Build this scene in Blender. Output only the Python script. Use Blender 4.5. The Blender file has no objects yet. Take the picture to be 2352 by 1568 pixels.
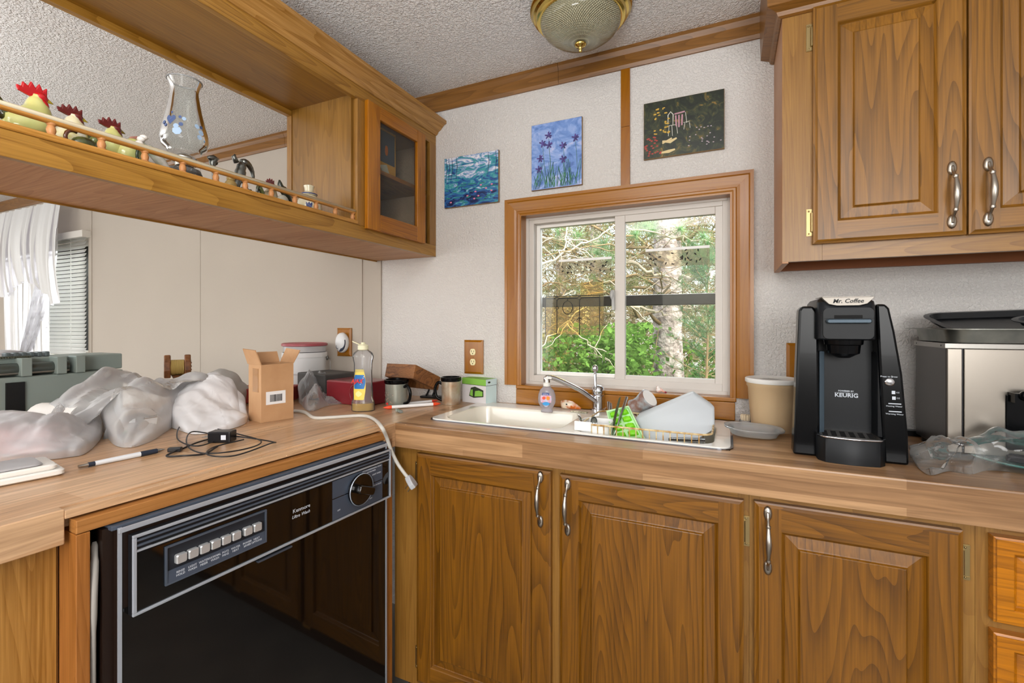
import bpy, bmesh, math, random
from mathutils import Vector, Matrix, noise
R = math.radians
sc = bpy.context.scene
col = sc.collection

# ------------------------------------------------------------------ camera
F = 1069.5; TH = math.atan(496 / 1069.5); S, CS = math.sin(TH), math.cos(TH)
CZ = 1.21; D = 1.6194
cam = bpy.data.cameras.new('camera'); cam_o = bpy.data.objects.new('camera', cam); col.objects.link(cam_o)
cam.sensor_width = 36; cam.lens = 36 * F / 2352; cam.shift_y = -38 / 2352; cam.clip_start = .02; cam.clip_end = 200
cam_o.location = (0, -D, CZ); cam_o.rotation_euler = (R(90), 0, TH)
sc.camera = cam_o
# ------------------------------------------------------------------ world, sun, lights
w = bpy.data.worlds.new('sky'); sc.world = w; w.use_nodes = True
nt = w.node_tree; nt.nodes.clear()
wo = nt.nodes.new('ShaderNodeOutputWorld'); bg = nt.nodes.new('ShaderNodeBackground'); sky = nt.nodes.new('ShaderNodeTexSky')
sky.sky_type = 'NISHITA'; sky.sun_disc = False; sky.sun_elevation = R(42); sky.sun_rotation = R(140); sky.dust_density = 4; sky.air_density = 1.0
mixw = nt.nodes.new('ShaderNodeMixRGB'); mixw.inputs[0].default_value = .75; mixw.inputs[2].default_value = (1, .99, .97, 1)
nt.links.new(sky.outputs[0], mixw.inputs[1]); nt.links.new(mixw.outputs[0], bg.inputs[0]); nt.links.new(bg.outputs[0], wo.inputs[0])
bg.inputs[1].default_value = 2.1
def light(name, kind, loc, rot, energy, size=None, color=(1, 1, 1)):
    l = bpy.data.lights.new(name, kind); l.energy = energy; l.color = color
    if kind == 'AREA': l.shape = 'RECTANGLE'; l.size, l.size_y = size
    o = bpy.data.objects.new(name, l); col.objects.link(o); o.location = loc; o.rotation_euler = rot
    return o
sun = light('sun', 'SUN', (3, -3, 6), (R(48), 0, R(38)), 4.2, color=(1, .96, .88)); sun.data.angle = R(3)
light('rear_right_fill', 'AREA', (.95, -3.44, 1.5), (R(104), 0, R(12)), 34, (1.1, 1.05), (.97, .985, 1))  # added fill lamp in an invented rear opening, lifts the kitchen
light('rear_left_fill', 'AREA', (-3.0, -3.44, 1.4), (R(104), 0, 0), 30, (2.2, 1.2), (1, .98, .95))  # added fill for the dining side, its rear opening is invented
light('side_fill', 'AREA', (-5.85, -1.7, 1.4), (R(90), 0, R(-90)), 20, (1.6, 1.2), (1, .98, .96))  # added fill from the unseen left wall, the window there is invented
light('sink_window_fill', 'AREA', (-.35, 1.1, 2.45), (R(-50), 0, 0), 60, (1.2, .9), (1, 1, 1))  # added area lamp above the window head, boosts the light from the sky
light('blind_fill', 'AREA', (-4.35, 1.0, 2.3), (R(-50), 0, 0), 560, (1.4, .9), (1, 1, 1))  # lamp added outside, out of view, to brighten the blinds
light('ceiling_bounce_fill', 'AREA', (-.35, -1.88, 1.30), (R(184), 0, R(0)), 27, (.5, .5), (.97, .985, 1))  # unseen lamp aimed straight up, added to brighten the ceiling
light('overhead_fill', 'AREA', (-.35, -2.2, 2.12), (R(18), 0, 0), 17, (.9, .5), (1, .975, .94))  # no fixture here: added downward fill for the worktop and bags
light('dining_ceiling_fill', 'AREA', (-2.7, -1.9, 1.5), (R(180), 0, 0), 22, (.6, .6), (.97, .985, 1))  # added upward fill for the dining ceiling, no lamp stands there
sc.view_settings.view_transform = 'Standard'; sc.view_settings.look = 'None'; sc.view_settings.gamma = 1
sc.view_settings.use_curve_mapping = False; sc.view_settings.exposure = -.06
cy = sc.cycles; cy.use_denoising = True; cy.max_bounces = 8; cy.diffuse_bounces = 4; cy.glossy_bounces = 3
cy.transmission_bounces = 6; cy.transparent_max_bounces = 14; cy.caustics_reflective = False; cy.caustics_refractive = False
cy.sample_clamp_indirect = 4

# ------------------------------------------------------------------ placing: photo measurements to metres
def ray(px, py):
    u = (px - 1176) / F; v = (746 - py) / F
    return (-S + u * CS, CS + u * S, v)
def onz(px, py, z=.91):
    r = ray(px, py); t = (z - CZ) / r[2]; return t * r[0], -D + t * r[1]
def ony(px, py, y=0):
    r = ray(px, py); t = (y + D) / r[1]; return t * r[0], CZ + t * r[2]
def onx(px, py, x):
    r = ray(px, py); t = x / r[0]; return -D + t * r[1], CZ + t * r[2]
def dep(x, y): return -S * x + CS * (y + D)
def mpp(x, y): return dep(x, y) / F              # metres per measured unit there
def hz(x, y, py): return CZ + (746 - py) * mpp(x, y)

# ------------------------------------------------------------------ materials
MATS = {}
def lin(c):
    if isinstance(c, str): c = tuple(int(c[i:i+2], 16) for i in (0, 2, 4))
    return tuple(((x/255) / 12.92 if x/255 <= .04045 else ((x/255 + .055) / 1.055) ** 2.4) for x in c[:3]) + (1,)
def mat(name, colr=(200, 200, 200), rough=.5, metal=0, spec=.5, emit=None, coat=0, trans=0, alpha=1, bump=None, vary=None, sheen=0, ior=1.45, sub=0):
    if name in MATS: return MATS[name]
    m = bpy.data.materials.new(name); m.use_nodes = True; MATS[name] = m
    n = m.node_tree.nodes; L = m.node_tree.links; b = n['Principled BSDF']
    b.inputs['Base Color'].default_value = lin(colr); b.inputs['Roughness'].default_value = rough
    b.inputs['Metallic'].default_value = metal; b.inputs['Specular IOR Level'].default_value = spec
    b.inputs['Coat Weight'].default_value = coat; b.inputs['Transmission Weight'].default_value = trans
    b.inputs['Alpha'].default_value = alpha; b.inputs['IOR'].default_value = ior
    if emit: b.inputs['Emission Color'].default_value = lin(emit[0]); b.inputs['Emission Strength'].default_value = emit[1]
    tc = n.new('ShaderNodeTexCoord')
    if vary:                                       # (other colour, scale, sharpness)
        nz = n.new('ShaderNodeTexNoise'); nz.inputs['Scale'].default_value = vary[1]; nz.inputs['Detail'].default_value = 6
        L.new(tc.outputs['Object'], nz.inputs['Vector'])
        r = n.new('ShaderNodeValToRGB'); k = vary[2] if len(vary) > 2 else .2
        r.color_ramp.elements[0].position = .5 - k; r.color_ramp.elements[1].position = .5 + k
        r.color_ramp.elements[0].color = lin(colr); r.color_ramp.elements[1].color = lin(vary[0])
        L.new(nz.outputs['Fac'], r.inputs[0]); L.new(r.outputs[0], b.inputs['Base Color'])
    if bump:                                       # (scale, strength, distance)
        nz = n.new('ShaderNodeTexNoise'); nz.inputs['Scale'].default_value = bump[0]; nz.inputs['Detail'].default_value = 3
        L.new(tc.outputs['Object'], nz.inputs['Vector'])
        bp = n.new('ShaderNodeBump'); bp.inputs['Strength'].default_value = bump[1]; bp.inputs['Distance'].default_value = bump[2]
        L.new(nz.outputs['Fac'], bp.inputs['Height']); L.new(bp.outputs[0], b.inputs['Normal'])
    return m
def math_node(n, L, op, a, b=None):
    k = n.new('ShaderNodeMath'); k.operation = op
    if isinstance(a, (int, float)): k.inputs[0].default_value = a
    else: L.new(a, k.inputs[0])
    if b is not None:
        if isinstance(b, (int, float)): k.inputs[1].default_value = b
        else: L.new(b, k.inputs[1])
    return k.outputs[0]
def deepen(c, s_=1.15, v=.91):
    g = .2126 * c[0] + .7152 * c[1] + .0722 * c[2]
    return tuple(max(0, (g + (x - g) * s_) * v) for x in c[:3]) + (1,)
def wood(name, dark, light_, axis='z', rough=.38, rings=9, ring_amt=.42, fine=.95, coat=.15, big=2.2, seed=0.0, strength=1.0):
    """oak: contour rings of a stretched noise, plus fine pores along the grain axis"""
    if name in MATS: return MATS[name]
    m = bpy.data.materials.new(name); m.use_nodes = True; MATS[name] = m
    n = m.node_tree.nodes; L = m.node_tree.links; b = n['Principled BSDF']
    b.inputs['Roughness'].default_value = rough; b.inputs['Coat Weight'].default_value = coat; b.inputs['Coat Roughness'].default_value = .25
    tc = n.new('ShaderNodeTexCoord')
    oi = n.new('ShaderNodeObjectInfo')
    add = n.new('ShaderNodeVectorMath'); add.operation = 'ADD'
    sc_ = n.new('ShaderNodeVectorMath'); sc_.operation = 'SCALE'; sc_.inputs[0].default_value = (3.1, 5.3, 7.7); L.new(oi.outputs['Random'], sc_.inputs['Scale'])
    L.new(tc.outputs['Object'], add.inputs[0]); L.new(sc_.outputs[0], add.inputs[1])
    i = 'xyz'.index(axis)
    def mp(along, across):
        k = n.new('ShaderNodeMapping'); s = [across] * 3; s[i] = along
        k.inputs['Scale'].default_value = s; k.inputs['Location'].default_value = (seed, seed * 1.7, seed * .6)
        L.new(add.outputs[0], k.inputs['Vector']); return k.outputs[0]
    n1 = n.new('ShaderNodeTexNoise'); n1.inputs['Scale'].default_value = 1; n1.inputs['Detail'].default_value = 1.5; n1.inputs['Roughness'].default_value = .4
    L.new(mp(big * .4, big * 4.6), n1.inputs['Vector'])
    fr = math_node(n, L, 'FRACT', math_node(n, L, 'MULTIPLY', n1.outputs['Fac'], rings * 2.2))
    fr = math_node(n, L, 'POWER', fr, 2.2)
    n2 = n.new('ShaderNodeTexNoise'); n2.inputs['Scale'].default_value = 1; n2.inputs['Detail'].default_value = 3
    L.new(mp(7, 300), n2.inputs['Vector'])
    n3 = n.new('ShaderNodeTexNoise'); n3.inputs['Scale'].default_value = 1; n3.inputs['Detail'].default_value = 2
    L.new(mp(1.2, 14), n3.inputs['Vector'])
    v = math_node(n, L, 'MULTIPLY', fr, ring_amt)
    v = math_node(n, L, 'ADD', v, math_node(n, L, 'MULTIPLY', n2.outputs['Fac'], fine))
    v = math_node(n, L, 'ADD', v, math_node(n, L, 'MULTIPLY', n3.outputs['Fac'], .55))
    mr = n.new('ShaderNodeMapRange'); L.new(v, mr.inputs[0])
    lo = .5 * fine + .275 - .22 - .05 * fine; mr.inputs[1].default_value = lo; mr.inputs[2].default_value = lo + .44 + ring_amt * .9
    cr = n.new('ShaderNodeValToRGB'); cr.color_ramp.elements[0].color = deepen(lin(light_)); cr.color_ramp.elements[1].color = deepen(lin(dark))
    L.new(mr.outputs[0], cr.inputs[0]); L.new(cr.outputs[0], b.inputs['Base Color'])
    bp = n.new('ShaderNodeBump'); bp.inputs['Strength'].default_value = .15; bp.inputs['Distance'].default_value = .001
    L.new(n2.outputs['Fac'], bp.inputs['Height']); L.new(bp.outputs[0], b.inputs['Normal'])
    return m
def laminate(name, axis, c_light, c_dark, rough=.3, width=.035, length=.5):
    """butcher block laminate: planks along the axis, the other two axes summed across"""
    if name in MATS: return MATS[name]
    m = bpy.data.materials.new(name); m.use_nodes = True; MATS[name] = m
    n = m.node_tree.nodes; L = m.node_tree.links; b = n['Principled BSDF']
    b.inputs['Roughness'].default_value = rough; b.inputs['Specular IOR Level'].default_value = .5
    tc = n.new('ShaderNodeTexCoord'); sp = n.new('ShaderNodeSeparateXYZ'); L.new(tc.outputs['Object'], sp.inputs[0])
    i = 'xyz'.index(axis); oth = [j for j in range(3) if j != i]
    cb = n.new('ShaderNodeCombineXYZ'); L.new(sp.outputs[i], cb.inputs[0])
    L.new(math_node(n, L, 'SUBTRACT', sp.outputs[oth[0]], sp.outputs[oth[1]]), cb.inputs[1])
    br = n.new('ShaderNodeTexBrick'); L.new(cb.outputs[0], br.inputs['Vector'])
    br.inputs['Scale'].default_value = 1; br.inputs['Mortar Size'].default_value = 0; br.inputs['Brick Width'].default_value = length; br.inputs['Row Height'].default_value = width
    br.inputs['Color1'].default_value = lin(c_light); br.inputs['Color2'].default_value = lin(c_dark); br.inputs['Bias'].default_value = -.15
    br.offset = .37; br.offset_frequency = 2
    mp_ = n.new('ShaderNodeMapping'); mp_.inputs['Scale'].default_value = (3, 60, 1); L.new(cb.outputs[0], mp_.inputs['Vector'])
    nz = n.new('ShaderNodeTexNoise'); nz.inputs['Scale'].default_value = 1.6; nz.inputs['Detail'].default_value = 6; nz.inputs['Distortion'].default_value = .9
    L.new(mp_.outputs[0], nz.inputs['Vector'])
    r = n.new('ShaderNodeValToRGB'); r.color_ramp.elements[0].position = .3; r.color_ramp.elements[1].position = .7
    r.color_ramp.elements[0].color = (.5, .46, .42, 1); r.color_ramp.elements[1].color = (1.0, 1, 1, 1)
    L.new(nz.outputs['Fac'], r.inputs[0])
    mx = n.new('ShaderNodeMixRGB'); mx.blend_type = 'MULTIPLY'; mx.inputs[0].default_value = .85
    L.new(br.outputs['Color'], mx.inputs[1]); L.new(r.outputs[0], mx.inputs[2]); L.new(mx.outputs[0], b.inputs['Base Color'])
    return m
def plastic_film(name, colr, clear=.4, rough=.25, trans=.35, crease=0, vary=.0):
    """thin plastic sheet or lace: part see-through, part milky, with a sheen and creases"""
    if name in MATS: return MATS[name]
    m = bpy.data.materials.new(name); m.use_nodes = True; MATS[name] = m
    n = m.node_tree.nodes; L = m.node_tree.links; n.remove(n['Principled BSDF']); out = n['Material Output']
    tr = n.new('ShaderNodeBsdfTransparent'); tr.inputs[0].default_value = (.97, .97, .97, 1)
    df = n.new('ShaderNodeBsdfDiffuse'); df.inputs[0].default_value = lin(colr)
    tl = n.new('ShaderNodeBsdfTranslucent'); tl.inputs[0].default_value = lin(colr)
    gl = n.new('ShaderNodeBsdfGlossy'); gl.inputs['Roughness'].default_value = rough
    m1 = n.new('ShaderNodeMixShader'); m1.inputs[0].default_value = trans; L.new(df.outputs[0], m1.inputs[1]); L.new(tl.outputs[0], m1.inputs[2])
    lw = n.new('ShaderNodeLayerWeight'); lw.inputs[0].default_value = .35
    rng = n.new('ShaderNodeMapRange'); L.new(lw.outputs['Facing'], rng.inputs[0]); rng.inputs[3].default_value = clear; rng.inputs[4].default_value = clear * .25
    fac = rng.outputs[0]
    if crease:
        tc = n.new('ShaderNodeTexCoord'); nz = n.new('ShaderNodeTexNoise'); nz.inputs['Scale'].default_value = crease; nz.inputs['Detail'].default_value = 4; nz.inputs['Distortion'].default_value = 1.3
        nz.noise_type = 'RIDGED_MULTIFRACTAL' if hasattr(nz, 'noise_type') else nz.noise_type
        L.new(tc.outputs['Object'], nz.inputs['Vector'])
        bp = n.new('ShaderNodeBump'); bp.inputs['Strength'].default_value = .7; bp.inputs['Distance'].default_value = .006; L.new(nz.outputs['Fac'], bp.inputs['Height'])
        for k in (df, tl, gl): L.new(bp.outputs[0], k.inputs['Normal'])
        if vary:
            mr = n.new('ShaderNodeMapRange'); L.new(nz.outputs['Fac'], mr.inputs[0]); mr.inputs[1].default_value = .3; mr.inputs[2].default_value = 1.4; mr.inputs[3].default_value = 1 + vary; mr.inputs[4].default_value = 1 - vary
            fac = math_node(n, L, 'MULTIPLY', fac, mr.outputs[0])
    m2 = n.new('ShaderNodeMixShader'); L.new(fac, m2.inputs[0]); L.new(m1.outputs[0], m2.inputs[1]); L.new(tr.outputs[0], m2.inputs[2])
    fr = n.new('ShaderNodeFresnel'); fr.inputs[0].default_value = 1.45
    m3 = n.new('ShaderNodeMixShader'); L.new(fr.outputs[0], m3.inputs[0]); L.new(m2.outputs[0], m3.inputs[1]); L.new(gl.outputs[0], m3.inputs[2])
    L.new(m3.outputs[0], out.inputs[0]); return m
def clear_glass(name, tint=(255, 255, 255), rough=.02, ior=1.45, haze=0):
    if name in MATS: return MATS[name]
    m = bpy.data.materials.new(name); m.use_nodes = True; MATS[name] = m
    n = m.node_tree.nodes; L = m.node_tree.links; n.remove(n['Principled BSDF']); out = n['Material Output']
    tr = n.new('ShaderNodeBsdfTransparent'); tr.inputs[0].default_value = lin(tint)
    gl = n.new('ShaderNodeBsdfGlossy'); gl.inputs['Roughness'].default_value = rough
    fr = n.new('ShaderNodeFresnel'); fr.inputs[0].default_value = ior
    last = tr.outputs[0]
    if haze:
        df = n.new('ShaderNodeBsdfDiffuse'); df.inputs[0].default_value = (.9, .9, .9, 1)
        mh = n.new('ShaderNodeMixShader'); mh.inputs[0].default_value = haze; L.new(last, mh.inputs[1]); L.new(df.outputs[0], mh.inputs[2]); last = mh.outputs[0]
    m3 = n.new('ShaderNodeMixShader'); L.new(fr.outputs[0], m3.inputs[0]); L.new(last, m3.inputs[1]); L.new(gl.outputs[0], m3.inputs[2])
    L.new(m3.outputs[0], out.inputs[0]); return m
def plaster(name, colr, scale, strength, dist, rough=.75, voro=False):
    if name in MATS: return MATS[name]
    m = bpy.data.materials.new(name); m.use_nodes = True; MATS[name] = m
    n = m.node_tree.nodes; L = m.node_tree.links; b = n['Principled BSDF']
    b.inputs['Base Color'].default_value = lin(colr); b.inputs['Roughness'].default_value = rough
    tc = n.new('ShaderNodeTexCoord')
    nz = n.new('ShaderNodeTexNoise'); nz.inputs['Scale'].default_value = scale; nz.inputs['Detail'].default_value = 2; nz.inputs['Distortion'].default_value = .6
    L.new(tc.outputs['Object'], nz.inputs['Vector']); h = nz.outputs['Fac']
    rr = n.new('ShaderNodeValToRGB'); rr.color_ramp.elements[0].position = .42; rr.color_ramp.elements[1].position = .62
    L.new(h, rr.inputs[0]); h = rr.outputs[0]
    bp = n.new('ShaderNodeBump'); bp.inputs['Strength'].default_value = strength; bp.inputs['Distance'].default_value = dist
    L.new(h, bp.inputs['Height']); L.new(bp.outputs[0], b.inputs['Normal'])
    big = n.new('ShaderNodeTexNoise'); big.inputs['Scale'].default_value = 1.7; L.new(tc.outputs['Object'], big.inputs['Vector'])
    mx = n.new('ShaderNodeMixRGB'); mx.blend_type = 'MULTIPLY'; mx.inputs[0].default_value = .1; mx.inputs[1].default_value = lin(colr); L.new(big.outputs['Fac'], mx.inputs[2])
    L.new(mx.outputs[0], b.inputs['Base Color'])
    return m

# ------------------------------------------------------------------ mesh builder
class MB:
    def __init__(s): s.v = []; s.f = []; s.m = []
    def add(s, vs, fs, m=0):
        k = len(s.v); s.v += [tuple(p) for p in vs]; s.f += [tuple(i + k for i in f) for f in fs]; s.m += [m] * len(fs); return k
    def box(s, x0, x1, y0, y1, z0, z1, m=0):
        s.add([(x0, y0, z0), (x1, y0, z0), (x1, y1, z0), (x0, y1, z0), (x0, y0, z1), (x1, y0, z1), (x1, y1, z1), (x0, y1, z1)],
              [(0, 3, 2, 1), (4, 5, 6, 7), (0, 1, 5, 4), (1, 2, 6, 5), (2, 3, 7, 6), (3, 0, 4, 7)], m); return s
    def prism(s, pts, axis, a, b, m=0):
        n = len(pts)
        def P(p, t): return {'x': (t, p[0], p[1]), 'y': (p[0], t, p[1]), 'z': (p[0], p[1], t)}[axis]
        s.add([P(p, a) for p in pts] + [P(p, b) for p in pts],
              [tuple(range(n))[::-1], tuple(range(n, 2 * n))] + [(i, (i + 1) % n, n + (i + 1) % n, n + i) for i in range(n)], m); return s
    def loft(s, rings, cap0=True, cap1=True, m=0, closed=True):
        n = len(rings[0]); k = []
        for r in rings: k += list(r)
        fs = []
        for j in range(len(rings) - 1):
            for i in range(n if closed else n - 1):
                fs.append((j * n + i, j * n + (i + 1) % n, (j + 1) * n + (i + 1) % n, (j + 1) * n + i))
        if cap0: fs.append(tuple(range(n))[::-1])
        if cap1: fs.append(tuple(range((len(rings) - 1) * n, len(rings) * n)))
        s.add(k, fs, m); return s
    def lathe(s, prof, c=(0, 0, 0), seg=28, cap0=False, cap1=False, m=0, sx=1, sy=1, fn=None):
        rs = []
        for r, z in prof:
            rs.append([(c[0] + r * sx * math.cos(2 * math.pi * i / seg) * (fn(i / seg) if fn else 1), c[1] + r * sy * math.sin(2 * math.pi * i / seg) * (fn(i / seg) if fn else 1), c[2] + z) for i in range(seg)])
        return s.loft(rs, cap0, cap1, m)
    def tube(s, pts, r, seg=8, m=0, caps=True, closed=False, flat=1):
        pts = [Vector(p) for p in pts]; n = len(pts)
        rr = r if isinstance(r, (list, tuple)) else [r] * n
        rings = []; up = None
        for i, p in enumerate(pts):
            a = pts[(i - 1) % n] if (i or closed) else pts[i]; b = pts[(i + 1) % n] if (i < n - 1 or closed) else pts[i]
            t = (b - a).normalized() if (b - a).length else Vector((0, 0, 1))
            if up is None:
                up = Vector((0, 0, 1)) if abs(t.z) < .9 else Vector((1, 0, 0))
            u = t.cross(up)
            if u.length < 1e-5: u = t.orthogonal()
            u.normalize(); v = u.cross(t).normalized(); up = v
            rings.append([p + (u * math.cos(2 * math.pi * k / seg) + v * math.sin(2 * math.pi * k / seg) * flat) * rr[i] for k in range(seg)])
        if closed: rings.append(rings[0]); caps = False
        return s.loft(rings, caps, caps, m)
    def ball(s, c, rx, ry=None, rz=None, seg=16, rings=10, m=0):
        ry = ry or rx; rz = rz or rx
        return s.loft([[(c[0] + rx * math.sin(math.pi * j / rings) * math.cos(2 * math.pi * i / seg), c[1] + ry * math.sin(math.pi * j / rings) * math.sin(2 * math.pi * i / seg), c[2] - rz * math.cos(math.pi * j / rings)) for i in range(seg)] for j in range(1, rings)], True, True, m)
    def grid(s, nx, ny, fn, m=0):
        vs = [fn(i / nx, j / ny) for j in range(ny + 1) for i in range(nx + 1)]
        fs = [(j * (nx + 1) + i, j * (nx + 1) + i + 1, (j + 1) * (nx + 1) + i + 1, (j + 1) * (nx + 1) + i) for j in range(ny) for i in range(nx)]
        s.add(vs, fs, m); return s
    def poly(s, pts, m=0): s.add(pts, [tuple(range(len(pts)))], m); return s
    def xf(s, M, start=0):
        for i in range(start, len(s.v)): s.v[i] = tuple(M @ Vector(s.v[i]))
        return s
    def build(s, name, mats, parent=None, smooth=False, bevel=0, solid=0, loc=None, rot=None, subd=0, seg=2, recalc=True):
        me = bpy.data.meshes.new(name); me.from_pydata([tuple(p) for p in s.v], [], s.f)
        for m in (mats if isinstance(mats, (list, tuple)) else [mats]): me.materials.append(m)
        for p, k in zip(me.polygons, s.m): p.material_index = k; p.use_smooth = bool(smooth)
        if recalc:
            b = bmesh.new(); b.from_mesh(me); bmesh.ops.recalc_face_normals(b, faces=b.faces); b.to_mesh(me); b.free()
        if smooth == 'auto' : me.set_sharp_from_angle(angle=R(38))
        o = bpy.data.objects.new(name, me); col.objects.link(o)
        if parent: o.parent = parent
        if loc: o.location = loc
        if rot: o.rotation_euler = rot
        if solid:
            k = o.modifiers.new('thick', 'SOLIDIFY'); k.thickness = solid; k.offset = 0
        if subd:
            k = o.modifiers.new('sub', 'SUBSURF'); k.levels = subd; k.render_levels = subd
        if bevel:
            k = o.modifiers.new('bev', 'BEVEL'); k.width = bevel; k.segments = seg; k.limit_method = 'ANGLE'; k.angle_limit = R(40)
        return o
def thing(name, label, cat, loc=(0, 0, 0), rz=0, group=None, rot=None):
    o = bpy.data.objects.new(name, None); col.objects.link(o); o.location = loc; o.rotation_euler = rot or (0, 0, rz); o.empty_display_size = .05
    o['label'] = label; o['category'] = cat
    if group: o['group'] = group
    return o
def tag(o, label, cat, group=None, kind=None):
    o['label'] = label; o['category'] = cat
    if group: o['group'] = group
    if kind: o['kind'] = kind
    return o
def struct(o, label=None, cat=None):
    o['kind'] = 'structure'
    if label: o['label'] = label
    if cat: o['category'] = cat
    return o
def plab(o, label): o['label'] = label; return o
FACE = {'-y': Matrix(((1, 0, 0), (0, 0, -1), (0, 1, 0))), '+x': Matrix(((0, 0, 1), (1, 0, 0), (0, 1, 0))), '+z': Matrix.Identity(3)}
def text(name, body, size, m, parent, loc, face='-y', align='CENTER', sx=1.0, shear=0, extr=.0002, rot=None, spacing=1, bold=0):
    cu = bpy.data.curves.new(name, 'FONT'); cu.body = body; cu.size = size; cu.align_x = align; cu.align_y = 'CENTER'; cu.shear = shear
    cu.extrude = extr; cu.space_line = spacing; cu.offset = bold; cu.resolution_u = 2
    t = bpy.data.objects.new(name, cu); col.objects.link(t); bpy.context.view_layer.update()
    me = bpy.data.meshes.new_from_object(t.evaluated_get(bpy.context.evaluated_depsgraph_get()))
    bpy.data.objects.remove(t); bpy.data.curves.remove(cu)
    me.materials.clear(); me.materials.append(m); me.name = name
    M = (rot if rot is not None else FACE[face]).to_4x4() @ Matrix.Diagonal((sx, 1, 1, 1))
    me.transform(Matrix.Translation(loc) @ M)
    o = bpy.data.objects.new(name, me); col.objects.link(o); o.parent = parent
    return o
def rr(x0, x1, y0, y1, r, z, seg=6):
    """rounded rectangle loop at height z"""
    out = []
    for cx, cy, a in ((x1 - r, y1 - r, 0), (x0 + r, y1 - r, 90), (x0 + r, y0 + r, 180), (x1 - r, y0 + r, 270)):
        for k in range(seg + 1):
            t = R(a + 90 * k / seg); out.append((cx + r * math.cos(t), cy + r * math.sin(t), z))
    return out
def swap(pts, o):   # (a,b,c) loops into other planes
    return [tuple(p[i] for i in o) for p in pts]
def copy_tree(o, parent=None):
    c = o.copy(); col.objects.link(c)
    if parent: c.parent = parent
    for ch in list(o.children): copy_tree(ch, c)
    return c
def bez(pts, n=8):
    """smooth path through points (catmull-rom)"""
    P = [Vector(p) for p in pts]; P = [P[0] * 2 - P[1]] + P + [P[-1] * 2 - P[-2]]; out = []
    for i in range(1, len(P) - 2):
        for k in range(n):
            t = k / n; a, b, c, d = P[i-1], P[i], P[i+1], P[i+2]
            out.append(.5 * ((2 * b) + (c - a) * t + (2 * a - 5 * b + 4 * c - d) * t * t + (3 * b - a - 3 * c + d) * t ** 3))
    out.append(P[-2]); return out

# palette
OAK_D_V = wood('oak_door_vertical', '604018', '9A6C34', 'z'); OAK_D_H = wood('oak_door_horizontal', '604018', '9A6C34', 'x', seed=3)
OAK_B_V = wood('oak_base_vertical', '563610', '8C5E28', 'z', seed=2, ring_amt=.45); OAK_B_H = wood('oak_base_horizontal', '563610', '8E602A', 'x', seed=5)
OAK_F_V = wood('oak_frame_vertical', '7A552C', 'A27A46', 'z', ring_amt=.18, seed=4, fine=.75); OAK_F_H = wood('oak_frame_horizontal', '7A542A', 'A67C46', 'x', ring_amt=.35, seed=6)
OAK_F_Y = wood('oak_frame_lengthwise', '7E5828', 'B0864A', 'y', ring_amt=.35, seed=7)
OAK_P_V = wood('oak_panel_vertical', '6A4A20', '96703E', 'z', ring_amt=.14, seed=8, fine=.7); OAK_P_Y = wood('oak_panel_lengthwise', '6E4A1E', '9C7238', 'y', ring_amt=.14, seed=9, fine=.7)
OAK_T = wood('oak_trim', '66441F', '8E6438', 'x', ring_amt=.35, seed=11, fine=.6); OAK_TY = wood('oak_crown_lengthwise', '8C6230', 'BE9460', 'y', ring_amt=.3, seed=12)
PINE_V = wood('pine_casing_vertical', '84500F', 'A87228', 'z', ring_amt=.12, seed=13, fine=.15, rough=.3, coat=.3); PINE_H = wood('pine_casing_horizontal', '7E4C0E', 'A87228', 'x', ring_amt=.16, seed=14, fine=.15, rough=.3, coat=.3)
LAM_X = laminate('laminate_run', 'x', 'C39A70', '8A6340'); LAM_Y = laminate('laminate_peninsula', 'y', 'DDB790', 'C2966C', width=.08, length=.4)
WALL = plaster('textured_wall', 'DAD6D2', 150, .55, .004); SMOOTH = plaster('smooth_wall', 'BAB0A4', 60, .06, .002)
CEIL = plaster('popcorn_ceiling', 'F0EDEA', 130, .75, .006)
BRASS = mat('brass', 'B8975A', .3, 1); BRASS_W = mat('worn_brass', 'A99468', .38, 1); CHROME = mat('chrome', 'D8DADF', .12, 1); STEEL = mat('brushed_steel', 'A8A29A', .32, 1)
PEWTER = mat('pewter', 'B5ADA2', .3, 1); WHITE = mat('white_plastic', 'EDECE8', .35); VINYL = mat('white_vinyl', 'CFC9C2', .4); BLACK = mat('black_plastic', '101114', .3)
IVORY = mat('ivory_plastic', 'E4D8A8', .35)

# ================================================================== room shell
XL, XR, YB, CEZ = -6.0, 1.75, -3.5, 2.16
WX0, WX1, WZ0, WZ1 = -.715, .012, .975, 1.627           # sink window opening
def wall_with_hole(name, m, x0, x1, z0, z1, y0, y1, hole=None, axis='y'):
    b = MB()
    def bx(a0, a1, c0, c1):
        if axis == 'y': b.box(a0, a1, y0, y1, c0, c1)
        else: b.box(y0, y1, a0, a1, c0, c1)
    if hole:
        hx0, hx1, hz0, hz1 = hole
        bx(x0, hx0, z0, z1); bx(hx1, x1, z0, z1); bx(hx0, hx1, z0, hz0); bx(hx0, hx1, hz1, z1)
    else: bx(x0, x1, z0, z1)
    return struct(b.build(name, m))
wall_with_hole('wall_back', WALL, -1.383, XR + .1, 0, CEZ + .05, 0, .12, (WX0, WX1, WZ0, WZ1))
B2 = (-4.86, -3.84, 1.0, 1.79)
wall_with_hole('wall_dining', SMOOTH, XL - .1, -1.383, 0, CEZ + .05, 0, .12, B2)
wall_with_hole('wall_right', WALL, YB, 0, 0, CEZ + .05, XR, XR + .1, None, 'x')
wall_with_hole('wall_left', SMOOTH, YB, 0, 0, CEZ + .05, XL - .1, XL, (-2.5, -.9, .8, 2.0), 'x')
b = MB(); y0, y1 = YB - .1, YB
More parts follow.
